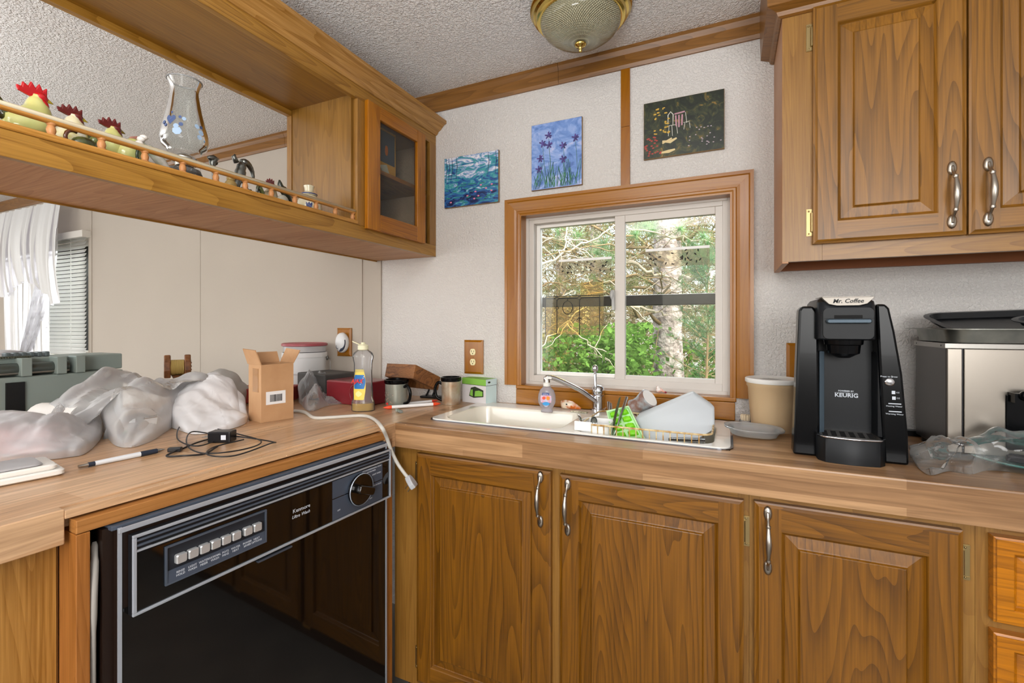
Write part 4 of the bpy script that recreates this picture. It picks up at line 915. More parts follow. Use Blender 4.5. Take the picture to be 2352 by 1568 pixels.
# white bin upside down on the rack
t2 = thing('plastic_basin', 'large frosted white plastic container tipped over in the dish rack', 'container')
A_ = [Vector(tip(*q)) for q in ((1458, 960, -.235), (1592, 900, -.19), (1643, 935, -.18), (1643, 985, -.24), (1560, 1035, -.285), (1490, 1030, -.275))]
B_ = [Vector(tip(*q)) for q in ((1474, 945, -.14), (1590, 900, -.13), (1628, 925, -.135), (1632, 965, -.14), (1560, 1000, -.16), (1490, 985, -.15))]
for q in A_ + B_: q.z = max(q.z, .795)
cen = sum(A_, Vector()) / 6
b = MB(); b.loft([[cen.lerp(p, .90) + Vector((0, -.004, 0)) for p in A_], A_, [a.lerp(c, .5) + Vector((0, 0, .004)) for a, c in zip(A_, B_)], B_])
b.build('shell', mat('frosted_white', 'D3D9DE', .4, trans=.12), t2, bevel=.010, seg=4, smooth=True)
# tipped mug behind
t2 = thing('ceramic_mug', 'swirled grey ceramic mug turned upside down behind the white container', 'mug')
c0 = Vector(tip(1476, 925, -.12)); ax_ = Vector((.55, -.25, .45)).normalized(); M = Matrix.Translation(c0) @ ax_.to_track_quat('Z', 'X').to_matrix().to_4x4()
b = MB(); b.lathe([(.0001, .031), (.030, .031), (.0315, .030), (.030, .012), (.026, -.004), (.0265, -.022), (.031, -.034), (.027, -.034), (.0225, -.02), (.0001, -.018)], seg=26); b.xf(M)
b.build('body', mat('swirl_glaze', 'A9AFB2', .22, vary=('8A6A5E', 26, .08)), t2, smooth='auto')
b = MB(); b.lathe([(.0001, .0316), (.0275, .0316), (.0275, .0325), (.0001, .0325)], seg=26); b.xf(M); b.build('pale_base', mat('glaze_white', 'E6E2DC', .3), t2)
t2 = thing('drinking_glass', 'clear glass lying on its side at the bottom of the dish rack', 'glass', (-.10, -.305, .885), rot=(0, R(90), R(8)))
MB().lathe([(.0001, -.045), (.022, -.045), (.024, -.04), (.028, .045), (.0268, .045), (.0228, -.038), (.0001, -.04)], seg=24).build('tumbler', clear_glass('tumbler_glass', (236, 240, 240), .03, 1.5, .05), t2, smooth='auto')
# ------------------------------------------------------------------ crock, toothpicks, lid tray
cx_, cy_ = onz(1773, 984); cy_ = -.100
k = mpp(cx_, cy_)
t2 = thing('crock', 'tan plastic crock with a white lid left of the coffee maker', 'crock', (cx_, cy_, .9105))
hh = hz(cx_, cy_, 872) - .91
MB().lathe([(.052, 0), (.054, .004), (.060, hh * .5), (.0635, hh - .022), (.0665, hh - .018), (.0675, hh - .006), (.0665, hh - .006)], seg=44, cap0=True, cap1=True).build('tub', mat('tan_plastic', 'C6AA84', .35, sub=.1), t2, smooth='auto')
MB().lathe([(.069, hh - .008), (.0705, hh - .006), (.0705, hh + .003), (.068, hh + .005), (.064, hh + .003), (.0001, hh + .0028)], seg=44).build('lid', WHITE, t2, smooth='auto')
t3 = thing('torn_paper', 'torn scrap of white paper lying on the crock lid', 'paper', (cx_ - .006, cy_ - .01, .9105 + hh + .0045))
b = MB(); rnd = random.Random(3); b.grid(10, 4, lambda u, v: ((u - .5) * .05 * (1 - .3 * v), (v - .5) * .022, .001 + .0035 * abs(noise.noise(Vector((u * 6, v * 5, 2)))))); b.build('scrap', WHITE, t3, solid=.0005)
tx_, ty_ = onz(1706, 968); ty_ = -.06
t2 = thing('toothpick_holder', 'small round tub of toothpicks between the sink and the crock', 'toothpick holder', (tx_ + .006, -.062, .9105))
MB().lathe([(.0155, 0), (.0165, .008), (.0165, .016), (.015, .016), (.015, .004)], seg=20, cap0=True, cap1=True).build('tub', clear_glass('clear_tub', (230, 228, 224), .08, 1.5, .3), t2, smooth='auto')
b = MB(); rnd = random.Random(8)
for _ in range(90):
    a, r_ = rnd.uniform(0, 6.28), .0135 * math.sqrt(rnd.random()); x, y = r_ * math.cos(a), r_ * math.sin(a); b.tube([(x * .8, y * .8, .004), (x, y, .030 + rnd.uniform(-.001, .002))], .0017, 5)
o = b.build('toothpicks', mat('pale_wood', 'E3D2B4', .6), t2); o['kind'] = 'stuff'
# oval plastic lid tilted
lx, ly = onz(1730, 1003)
t2 = thing('food_container_lid', 'clear plastic oval food tray right of the sink', 'food container', (lx, ly - .004, .912), R(14), rot=(R(1), R(2), R(6)))
t2.scale = (.88, .88, .88)
def ovl(a, c, z, n=36, e=2.6): return [(a * math.copysign(abs(math.cos(q / n * 2 * math.pi)) ** (2 / e), math.cos(q / n * 2 * math.pi)), c * math.copysign(abs(math.sin(q / n * 2 * math.pi)) ** (2 / e), math.sin(q / n * 2 * math.pi)), z) for q in range(n)]
PLS = plastic_film('clear_tray', 'EFF2F2', .72, .12, .4)
b = MB(); b.loft([ovl(.055, .036, .003), ovl(.062, .042, .006), ovl(.070, .050, .022), ovl(.082, .060, .025), ovl(.083, .061, .029), ovl(.081, .059, .030), ovl(.071, .050, .026), ovl(.064, .043, .010), ovl(.056, .036, .006)], False, True, closed=True)
b.build('tray', PLS, t2, smooth='auto')

# ------------------------------------------------------------------ coffee maker
GB2 = mat('gloss_black', '060709', .2, spec=.2, coat=.05); SB = mat('soft_black', '101215', .42, spec=.3); GM = mat('gunmetal_blue', '46545F', .45, .4)
t = thing('coffee_maker', 'black single-cup coffee maker standing left of the steel toaster oven', 'coffee maker', (0, 0, 0))
def XZ(px, py, y): x, z = ony(px, py, y); return (x, max(z, .9105))
yb = -.366
lw_ = [XZ(1822, 1045, yb), XZ(1884, 1052, yb), XZ(1880, 720, yb), XZ(1868, 703, yb), XZ(1842, 703, yb), XZ(1835, 712, yb)]
rw_ = [XZ(2030, 1068, yb), (ony(2089, 1070, yb)[0], .9105), XZ(2087, 1000, yb), XZ(2074, 860, yb), XZ(2056, 760, yb), XZ(2044, 708, yb), XZ(2034, 698, yb), XZ(2012, 698, yb)]
MB().prism(lw_, 'y', yb, yb + .045).build('side_housing', GB2, t, bevel=.005)
MB().prism(rw_, 'y', yb, yb + .20).build('side_housing', GB2, t, bevel=.005)
xl, xr = lw_[1][0] - .001, rw_[0][0] + .001
MB().prism([(p[0] * .72 + xr * .28, p[1] * .99 + .0092) for p in lw_], 'y', yb + .046, yb + .17).build('rear_housing', SB, t)
MB().box(xl, xr, yb + .0445, yb + .0455, .9105, 1.245).build('bay_back', SB, t)
MB().box(xl + .04, xr, yb + .046, yb + .19, .9105, 1.245).build('back_housing', SB, t, bevel=.002)
for s_, xx in ((1, xl), (-1, xr)):
    b = MB(); b.prism([(xx, yb + .002), (xx + s_ * .010, yb + .008), (xx + s_ * .013, yb + .044), (xx, yb + .044)], 'z', .965, 1.15); b.build('bay_trim', GM if s_ > 0 else SB, t, bevel=.001)
hx0, hx1 = ony(1880, 700, -.405)[0], ony(2016, 700, -.405)[0]; hz1, hz0 = ony(1950, 682, -.39)[1], ony(1950, 781, -.40)[1]
def hl(z, y0, ins=0, r=.022): return rr(hx0 + ins, hx1 - ins, y0 + ins, -.22, r, z)
MB().loft([hl(hz0, -.405, .002), hl(hz0 + .003, -.408, 0), hl(hz1 - .028, -.408, 0), hl(hz1 - .010, -.398, .0), hl(hz1 - .002, -.385, .006), hl(hz1, -.375, .012)]).build('brew_head', mat('head_black', '1A1D22', .36, .2, spec=.4), t, smooth='auto')
hd = t.children[-1]; hc = (hx0 + hx1) / 2
b = MB(); b.loft([[(hc - .043, -.387, hz1 + .0004), (hc + .043, -.387, hz1 + .0004), (hc + .043, -.30, hz1 + .0022), (hc - .043, -.30, hz1 + .0022)], [(hc - .043, -.387, hz1 + .0016), (hc + .043, -.387, hz1 + .0016), (hc + .043, -.30, hz1 + .0034), (hc - .043, -.30, hz1 + .0034)]]); b.build('top_badge', mat('badge_steel', '8C867E', .4, .6), hd)
b = MB(); b.prism([(hc - .047, hz1 - .001), (hc + .047, hz1 - .001), (hc + .043, hz1 - .006), (hc + .034, hz1 - .0155), (hc + .020, hz1 - .019), (hc - .020, hz1 - .019), (hc - .034, hz1 - .0155), (hc - .043, hz1 - .006)], 'y', -.4098, -.395); b.build('badge_front', mat('badge_steel'), hd, bevel=.0005)
text('brand_text', 'Mr. Coffee', .0125, mat('print_black', '0E0E10', .5), hd, (hc, -.4106, hz1 - .0095), '-y', shear=.25, bold=.0002)
MB().loft([swap(rr(hc - .046 + e, hc + .046 - e, hz0 + .003, hz1 - .024, .010, y), (0, 2, 1)) for y, e in ((-.408, 0), (-.4115, 0), (-.4125, .001))]).build('lid_panel', SB, hd, smooth='auto')
b = MB(); b.loft([swap(rr(hc - .040, hc + .040, hz0 + .036, hz0 + .046, .005, y), (0, 2, 1)) for y in (-.4126, -.420)] + [swap(rr(hc - .038, hc + .038, hz0 + .038, hz0 + .044, .003, -.423), (0, 2, 1))]); b.build('lift_handle', GM, hd, smooth='auto')
MB().box(hc - .025, hc + .025, -.4135, -.4127, hz0 + .047, hz0 + .054).build('handle_recess', mat('recess_black', '030303', .8), hd)
MB().box(hc - .046, hc + .046, -.4135, -.4127, hz0 + .0465, hz0 + .0470).build('lid_seam', mat('recess_black'), hd)
b = MB().lathe([(.037, hz0), (.036, hz0 - .010), (.032, hz0 - .012), (.030, hz0 - .030), (.022, hz0 - .034), (.012, hz0 - .040), (.0001, hz0 - .041)], (hc, -.365, 0), 30, cap0=True); b.build('brew_nozzle', GB2, t, smooth='auto')
tx0, tx1 = ony(1882, 1060, -.41)[0], ony(2040, 1060, -.41)[0]
def trl(z, e=0): return [(tx0 + e, yb + .04, z), (tx0 + e, -.390 + e, z), (tx0 + .012 + e, -.406 + e, z)] + [(tx0 + .02 + (tx1 - tx0 - .04) * q / 8, -.408 - .006 * math.sin(q / 8 * math.pi) + e, z) for q in range(9)] + [(tx1 - .012 - e, -.406 + e, z), (tx1 - e, -.390 + e, z), (tx1 - e, yb + .04, z)]
MB().loft([trl(.9105), trl(.962), trl(.965, .002)]).build('drip_tray', SB, t, smooth='auto')
dt = t.children[-1]
b = MB(); b.tube([(p[0], p[1], .9655) for p in trl(.966)[1:-1]], .0022, 8); b.build('chrome_lip', CHROME, dt, smooth=True)
MB().box(tx0 + .006, tx1 - .006, -.398, yb + .045, .9652, .9660).build('grate', STEEL, dt)
b = MB()
for q in range(6): 
    xq = tx0 + .018 + q * (tx1 - tx0 - .036) / 5; b.prism([(xq - .009, -.392), (xq + .001, -.392), (xq + .007, yb + .030), (xq - .003, yb + .030)], 'z', .9661, .9664)
b.build('grate_slots', mat('recess_black'), dt)
PW = mat('print_white')
x_, z_ = ony(1944, 908, yb + .044); text('brand_text', 'KEURIG', .0125, PW, t, (x_, yb + .0440, z_), '-y', sx=1.05, bold=.0003)
x_, z_ = ony(1943, 898, yb + .044); text('brand_text', 'POWERED BY', .0048, PW, t, (x_, yb + .0440, z_), '-y', bold=.0001)
MB().box(x_ - .022, x_ + .022, yb + .0436, yb + .0440, z_ - .0042, z_ - .0038).build('print_line', PW, t)
x_, z_ = ony(2043, 877, yb); MB().xf(Matrix()).ball((x_, yb - .001, z_), .0095, .004, .009, 16, 8).build('brew_button', CHROME, t, smooth=True)
text('button_print', 'Press to Brew', .0052, PW, t, (x_ - .001, yb - .0004, z_ + .0115), '-y')
for px, py, tx in ((2052, 901, 'OZ'), (2053, 914, 'OZ')):
    x_, z_ = ony(px, py, yb); MB().box(x_ - .003, x_ + .003, yb - .0008, yb - .0002, z_ - .0035, z_ + .0035).build('cup_icon', PW, t); text('button_print', tx, .004, PW, t, (x_ + .0075, yb - .0004, z_), '-y')
for px, py, tx in ((2055, 927, 'Heating Water'), (2056, 945, 'Warming Water')):
    x_, z_ = ony(px, py, yb); MB().box(x_ - .011, x_ + .011, yb - .001, yb - .0002, z_ - .001, z_ + .001).build('indicator_bar', PW, t); text('button_print', tx, .0046, PW, t, (x_ - .001, yb - .0004, z_ - .0055), '-y')

# ------------------------------------------------------------------ toaster oven and pans
t = thing('toaster_oven', 'brushed steel toaster oven at the right edge of the worktop', 'toaster oven')
X0, X1, Y0_, Y1_, ZT = .4465, .84, -.253, -.06, 1.169
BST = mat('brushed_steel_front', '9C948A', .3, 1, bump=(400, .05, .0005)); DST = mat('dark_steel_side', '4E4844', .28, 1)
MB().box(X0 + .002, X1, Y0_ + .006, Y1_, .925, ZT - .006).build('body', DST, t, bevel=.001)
MB().box(X0 - .002, X1 + .002, Y0_, Y1_ + .002, ZT - .012, ZT).build('top_cover', mat('top_steel', '9A9690', .3, 1), t, bevel=.001)
MB().box(X0 + .003, X0 + .028, Y0_, Y0_ + .006, .925, ZT - .0125).build('front_column', BST, t, bevel=.001)
MB().box(X0 + .0275, X0 + .0305, Y0_ + .002, Y0_ + .006, .925, ZT - .0125).build('dark_gap', BLACK, t)
dx, dz = ony(2308, 960, Y0_)
MB().box(X0 + .031, X1 - .002, Y0_ - .002, Y0_ + .006, .925, ZT - .0125).build('front_panel', BST, t, bevel=.001)
MB().box(dx, X1 - .02, Y0_ - .006, Y0_ - .002, .94, ony(2308, 905, Y0_)[1]).build('oven_door', GB2, t, bevel=.002); od = t.children[-1]
hz_ = ony(2330, 908, Y0_ - .03)[1]
b = MB(); b.tube([(dx + .02, Y0_ - .032, hz_), (X1 - .03, Y0_ - .032, hz_)], .011, 14); b.box(dx + .004, dx + .014, Y0_ - .030, Y0_ - .006, hz_ - .016, hz_ + .004); b.ball((dx + .02, Y0_ - .032, hz_), .011); b.build('door_handle', GB2, od, smooth='auto')
b = MB()
for x, y in ((X0 + .02, Y0_ + .02), (X1 - .02, Y0_ + .02), (X0 + .02, Y1_ - .02), (X1 - .02, Y1_ - .02)): MB().lathe([(.012, 0), (.012, .0145)], (x, y, .9105), 14, True, True).build('foot', BLACK, t)
for y in (Y0_ + .02, Y1_ - .02): MB().ball((X0 - .0022, y, ZT - .006), .0006, .002, .002, 8, 6).build('side_screw', mat('screw_dark', '2A2826', .4, .5), t)
def pan(name, label, cat, loc, rot, w_, d_, h_, m, lip=.012, r=.03, th=.0015):
    t = thing(name, label, cat, loc, rot=rot)
    b = MB(); L_ = [(0, 0, .0), (.004, -.001, .001), (.010, .0, h_), (.010 + lip * .6, .0, h_ + .001), (.010 + lip, 0, h_)]
    rings = [rr(-w_ / 2 - o, w_ / 2 + o, -d_ / 2 - o, d_ / 2 + o, r + o, z, 6) for o, _, z in L_]
    inner = [rr(-w_ / 2 - o, w_ / 2 + o, -d_ / 2 - o, d_ / 2 + o, r + o, z, 6) for o, z in ((.010 + lip, h_ + .0015), (.009, h_ + .0022), (.003, .0028), (-.002, .0018))]
    b.loft(rings + inner, True, True); b.build('tray', m, t, smooth='auto'); return t
PG = mat('aged_aluminium', '8E8E86', .38, .9, vary=('5E605C', 14, .2)); PB = mat('nonstick_black', '1B1D20', .3, .3)
pan('roasting_pan', 'dull grey metal pan lying lowest on the toaster oven', 'baking pan', (.632, -.165, ZT + .001), (0, 0, R(2)), .36, .20, .030, PG, .022)
pan('baking_sheet', 'black baking sheet stacked tilted in the grey pan', 'baking sheet', (.640, -.150, ZT + .036), (R(15), R(-2.0), R(6)), .33, .17, .014, PB, .010)
pan('cookie_sheet', 'dark cookie sheet with a pale edge leaning on top of the pan stack', 'baking sheet', (.75, -.185, ZT + .048), (R(9), R(-8), R(18)), .26, .15, .012, mat('worn_nonstick', '2A3036', .35, .4), .010)
MB().xf(Matrix()).box(.40, 1.2, -.03, -.004, .9105, .925).build('power_strip', BLACK); tag(bpy.data.objects['power_strip'], 'black strip on the worktop against the wall behind the toaster oven', 'strip')
# teal plate and clear bag on the right
px_, py_ = onz(2330, 1075); 
t = thing('plate', 'teal glazed plate at the right edge under a clear plastic bag', 'plate', (px_ + .045, py_ + .045, .911))
MB().lathe([(.0001, .004), (.045, .004), (.07, .008), (.098, .013), (.101, .0115), (.098, .009), (.06, .002), (.05, 0), (.0001, 0)], seg=48).build('dish', mat('teal_glaze', '4E9E98', .2, vary=('8CCDC2', 18, .15), coat=.5), t, smooth='auto')

# ================================================================== peninsula clutter
def outline_bag(t, name, m, ptsz, lumps, seed, crumple=.012, nr=44, na=150, base=.9112, rim=.10, freq=9, asp=1.0, centre=None):
    """a crumpled plastic bag: outline on the worktop, soft lumps for what is inside, ridged folds"""
    P = bez([(p[0], p[1], 0) for p in ptsz] + [(ptsz[0][0], ptsz[0][1], 0)], 14)
    L_ = len(P); c = Vector(centre) if centre else sum((Vector((p[0], p[1], 0)) for p in ptsz), Vector()) / len(ptsz)
    ring = [P[int(i * (L_ - 1) / na)] for i in range(na)]
    def H(x, y):
        h = 0
        for lx, ly, lr, lh in lumps: h = max(h, lh * math.exp(-((x - lx) ** 2 + (y - ly) ** 2) / (lr * lr) * .9))
        return h
    rings = []
    for j in range(nr + 1):
        u = j / nr; row = []
        for q in ring:
            p = c.lerp(q, math.sin((1 - u) * math.pi / 2) ** .9 if False else (1 - u * .985))
            e = min(1, u / .42); edge = math.sqrt(max(0, 1 - (1 - e) ** 2)) ** 1.25
            v = Vector((p.x * freq, p.y * freq * asp, seed))
            wx = noise.noise(v * .5) * .9; wy = noise.noise(v * .5 + Vector((5, 5, 5))) * .9; n2 = noise.noise(v * 1.3); fold_ = -.9; f2 = 0
            for q_, (am, fr_, an) in enumerate(((1.2, .30, .4), (.95, .42, 1.7), (.7, .62, 2.6), (.5, .95, .9), (.34, 1.5, 2.1), (.22, 2.3, 1.2))):
                an += seed * 1.3; tt = ((v.x + wx) * math.cos(an) + (v.y + wy) * math.sin(an)) * fr_ + seed * q_ + .35 * noise.noise(v * .8 * fr_ + Vector((q_ * 3, 0, 0)))
                tr_ = abs((tt % 1) - .5) * 2; fold_ += am * tr_ * (.4 + .6 * abs(noise.noise(v * .7 + Vector((0, q_ * 5, 0)))) * 2); f2 += am * tr_ * .2
            z = base + .002 + edge * (max(.012, H(p.x, p.y)) + crumple * fold_)
            bul = .010 * math.sin(min(1, u * 5) * math.pi) * (1 + n2 + f2 * .8)
            d = (q - c).normalized() if (q - c).length else Vector()
            row.append((p.x + d.x * bul, p.y + d.y * bul, max(base, z if u > 0 else base)))
        rings.append(row)
    b = MB(); b.loft([[(x, y, base) for x, y, z in rings[0]]] + rings, False, True)
    o = b.build(name, m, t, smooth='auto'); o.data.set_sharp_from_angle(angle=R(22)); return o
BAGW = plastic_film('milky_bag', 'FAFBFF', .06, .35, .12, 14, .6); BAGP = plastic_film('half_clear_bag', 'F8FAFF', .42, .3, .12, 14, .5); BAGC = plastic_film('thin_bag', 'FCFDFF', .42, .25, .12, 14, .8); CLR = plastic_film('clear_wrap', 'EEF0F4', .66, .10, .3, 22, .25)
def zz(*q): return [onz(*p) for p in q]
# bag with white and pink packages, front left
t = thing('shopping_bag', 'milky plastic shopping bag holding white and pink packages at the left edge', 'plastic bag')
o1 = zz((-60, 1075), (60, 1062), (150, 1052), (200, 1040), (235, 1000), (228, 965)) + [(-1.52, -.98), (-1.62, -1.05), (-1.68, -1.2), (-1.62, -1.34)]
lA = [(*onz(120, 1005), .14, .072), (*onz(20, 1030), .15, .062), (-1.55, -1.12, .16, .085)]
outline_bag(t, 'bag_film', BAGP, o1, lA, 1.3, .020, freq=11)
t = thing('pink_package', 'pink wrapped package inside the bag at the left edge', 'package', (*onz(10, 1040), .912), R(25))
MB().loft([rr(-.16 + e, .115 - e, -.035 + e, .06 - e, .025, z) for e, z in ((.01, 0), (0, .012), (0, .045), (.012, .058))]).build('wrapping', mat('pink_wrap', 'D79A96', .4, vary=('C07A78', 20)), t, smooth=True)
t = thing('paper_roll_pack', 'white rolled package inside the bag at the left edge', 'package', (*onz(150, 1000), .912), R(20))
MB().loft([[(x, .045 * math.cos(a), .044 + .042 * math.sin(a)) for a in [q * math.pi / 10 for q in range(20)]] for x in (-.07, -.065, .05, .058)]).build('wrapping', mat('paper_white', 'F4F2EE', .6), t, smooth='auto')
# thin centre bag
t = thing('shopping_bag', 'thin see-through plastic bag spread in the middle of the peninsula, tied handles up', 'plastic bag')
o2 = zz((235, 990), (262, 1022), (300, 1028), (345, 1015), (385, 990), (430, 960)) + [(-1.50, -.58), (-1.62, -.60), (-1.74, -.74), (-1.76, -.95), (-1.66, -1.05), (-1.5, -1.0)]
lB = [(-1.70, -.86, .16, .155), (-1.62, -.70, .15, .135), (-1.54, -.84, .14, .100), (-1.44, -.90, .12, .060), (-1.74, -1.0, .12, .13)]
outline_bag(t, 'bag_film', BAGC, o2, lB, 4.1, .042, freq=8)
b = MB(); m0 = Vector((*onz(298, 1006), .93))
b.loft([[m0 + Vector((.052 * s1 * math.cos(a), -.02 - d + .02 * math.sin(a), .038 * s1 * math.sin(a) + .012 * math.sin(3 * a))) for a in [q * math.pi / 12 for q in range(24)]] for s1, d in ((1.05, .0), (.95, .012), (1.0, -.02), (1.1, -.05))], False, False)
b.build('bag_mouth', BAGC, t, smooth=True)
t = thing('dark_tool', 'black and green tool peeking out of the thin bag', 'tool', (m0.x, m0.y + .01, .913), R(20))
MB().box(-.012, .035, -.035, -.012, 0, .014).build('black_grip', BLACK, t, bevel=.003, rot=(0, R(-14), 0)); MB().prism([(-.02, .01), (.0, .01), (.035, .045), (.03, .05)], 'y', -.015, -.008).build('green_blade', mat('green_tool', '1F9A55', .4), t)
# white bag right
t = thing('shopping_bag', 'white plastic bag bunched up beside the cardboard box', 'plastic bag')
o3 = zz((400, 985), (450, 998), (520, 988), (565, 972), (560, 955), (548, 925)) + [(-1.60, -.50), (-1.72, -.52), (-1.72, -.66), (-1.58, -.78)]
lC = [(-1.56, -.66, .13, .100), (-1.50, -.74, .12, .075), (-1.64, -.58, .10, .10), (*onz(530, 960), .08, .045)]
outline_bag(t, 'bag_film', BAGW, o3, lC, 7.7, .022, freq=10)
t = thing('grey_fabric', 'grey folded cloth poking up behind the white bag', 'cloth')
outline_bag(t, 'folds', mat('grey_cloth', 'B4B2AE', .8), [(-1.78, -.36), (-1.66, -.44), (-1.62, -.58), (-1.74, -.62), (-1.86, -.5)], [(-1.74, -.48, .14, .12)], 2.2, .008, base=.9112)
t = thing('red_binder', 'red edged folder lying behind the white bag', 'folder', (-1.62, -.40, .912), R(30)); MB().box(-.13, .10, -.02, .11, 0, .055).build('cover', mat('deep_red', 'A33A34', .5), t, bevel=.004)
# grey machine at the left behind the bags
t = thing('keyboard_machine', 'grey-green machine with rollers and a row of keys behind the bags', 'machine', (0, 0, 0))
GG = mat('machine_grey_green', '8E9C98', .45); GD = mat('machine_dark', '3E4846', .4); GK = mat('machine_key', '5E6A6E', .4)
MB().box(-2.04, -1.86, -1.36, -.74, .911, 1.06).build('case', GG, t, bevel=.006)
MB().box(-2.04, -1.90, -1.36, -.725, 1.0605, 1.112).build('rear_housing', GG, t, bevel=.004)
b = MB().tube([(-1.882, -1.36, 1.082), (-1.882, -.88, 1.082)], .017, 14); b.build('roller', mat('roller_grey', '59625F', .2, .4), t, smooth='auto')
b = MB().tube([(-1.875, -1.36, 1.070), (-1.875, -.88, 1.070)], .006, 10); b.build('steel_rod', STEEL, t, smooth='auto')
for y in (onx(62, 830, -1.852)[0], onx(143, 830, -1.852)[0], onx(186, 830, -1.852)[0]): MB().box(-1.905, -1.852, y - .012, y + .012, 1.0605, 1.113).build('bracket', GG, t, bevel=.002)
b = MB()
for q in range(70): b.box(-1.8945, -1.886, -1.36 + q * .0057, -1.357 + q * .0057, 1.1125, 1.1165)
b.box(-1.902, -1.8945, -1.36, -.96, 1.1125, 1.1185); b.build('comb_strip', mat('comb_dark', '4E5246', .5), t)
k0, k1 = onx(10, 820, -1.915)[0], onx(118, 820, -1.915)[0]; ks = (k1 - k0) / 6
for q in range(6): MB().box(-1.945, -1.915, k0 + q * ks + .003, k0 + (q + 1) * ks - .003, 1.113, 1.128).build('key', GK, t, bevel=.003)
MB().box(-1.8595, -1.8535, onx(14, 880, -1.8535)[0], onx(58, 880, -1.8535)[0], .925, 1.045).build('dark_opening', mat('opening_black', '0E0F11', .4), t)
t = thing('white_cloth', 'white crumpled cloth lying on top of the grey machine', 'cloth')
outline_bag(t, 'folds', SHEER, [(-2.03, -1.36), (-1.95, -1.36), (-1.95, -1.1), (-1.96, -.95), (-2.03, -.95)], [(-1.99, -1.15, .1, .05), (-1.99, -1.3, .1, .03)], 5.1, .014, base=1.1135, nr=16, na=70)
# brown carved thing standing near the wall
x_, y_ = -2.0, -.49
t = thing('wooden_ornament', 'brown carved wooden ornament with a string wound drum behind the bags', 'ornament', (x_, y_, .9105), R(62))
BRW = mat('carved_brown', '5E3A22', .4, vary=('8A5A34', 60)); k = mpp(x_, y_)
b = MB().lathe([(.030, 0), (.026, .02), (.016, .05), (.015, .085), (.022, .10)], seg=16, cap0=True, cap1=True); b.build('stem', BRW, t, smooth='auto')
for xx in (-.036, .030): 
    b = MB(); b.prism([(-.026, .09), (.026, .09), (.034, .12), (.028, .155), (.010, .166), (.006, .180), (-.006, .180), (-.010, .166), (-.028, .155), (-.034, .12)], 'x', xx - .009, xx + .013); b.build('end_plate', BRW, t, bevel=.004)
MB().tube([(-.024, 0, .130), (.021, 0, .130)], .027, 18).build('drum', BRW, t, smooth='auto')
b = MB()
for q in range(11): b.tube([(-.022 + q * .004, .0285 * math.cos(a), .130 + .0285 * math.sin(a)) for a in [k2 * math.pi / 8 for k2 in range(16)]], .0024, 6, closed=True)
b.build('wound_string', mat('string_tan', 'B59C5C', .7), t, smooth=True)
for q in range(4): MB().box(.0435, .0455, -.024, .024, .103 + q * .014, .108 + q * .014).build('band', mat('copper_brown', '8E5630', .3, .5), t, bevel=.001)
# ------------------------------------------------------------------ cardboard box
CB = mat('cardboard', 'C39A72', .8, vary=('B58A62', 14)); CBI = mat('cardboard_inside', '9A7350', .85)
ca = Vector((*onz(600, 972), 0)); cb2 = Vector((*onz(674, 960), 0)); cc = Vector((*onz(556, 958), 0))
t = thing('cardboard_box', 'tall brown cardboard box with open flaps and a barcode label', 'box', (ca.x, ca.y, .9105)); u1 = (cb2 - ca); v1 = (cc - ca); wA, dA = u1.length, v1.length * 1.0
v1n = Vector((-u1.y, u1.x, 0)).normalized(); t.rotation_euler.z = math.atan2(u1.y, u1.x); dA = .085
H_ = hz(ca.x, ca.y, 838) - .9105
b = MB(); th = .003
for q in ((0, wA, 0, th), (0, wA, dA - th, dA), (0, th, th, dA - th), (wA - th, wA, th, dA - th)): b.box(*q, 0, H_)
b.box(th, wA - th, th, dA - th, 0, th); b.build('walls', CB, t)
def flap(pts, name='flap'): MB().poly(pts).build(name, CB, t, solid=.003)
flap([(0, 0, H_), (-.002, dA, H_), (-.018, dA - .003, H_ + .048), (-.016, .003, H_ + .045)])
flap([(wA, 0, H_), (wA, dA, H_), (wA + .020, dA, H_ + .044), (wA + .022, .0, H_ + .040)])
flap([(.004, dA - .0015, H_), (wA - .004, dA - .0015, H_), (wA - .006, dA + .012, H_ + .034), (.006, dA + .012, H_ + .034)])
lw2, lh2 = wA * .60, .040; lx0 = wA * .14
lbp = (lx0, lx0 + lw2, -.0012, -.0002, H_ * .30, H_ * .30 + lh2)
q = MB().box(*lbp).build('label', mat('label_white', 'EDEEF0', .5), t)
b = MB(); rnd = random.Random(12); x = lx0 + lw2 * .2
while x < lx0 + lw2 * .82: w3 = rnd.choice((.0006, .001, .0014)); b.box(x, x + w3, -.0016, -.0012, H_ * .30 + .008, H_ * .30 + .030); x += w3 + rnd.choice((.0006, .001))
b.build('barcode', mat('ink_black', '16161A', .6), q)
MB().box(-.0012, -.0002, .018, .055, H_ * .52, H_ * .93).build('packing_tape', mat('packing_tape', 'A5794C', .15, coat=.5), t)
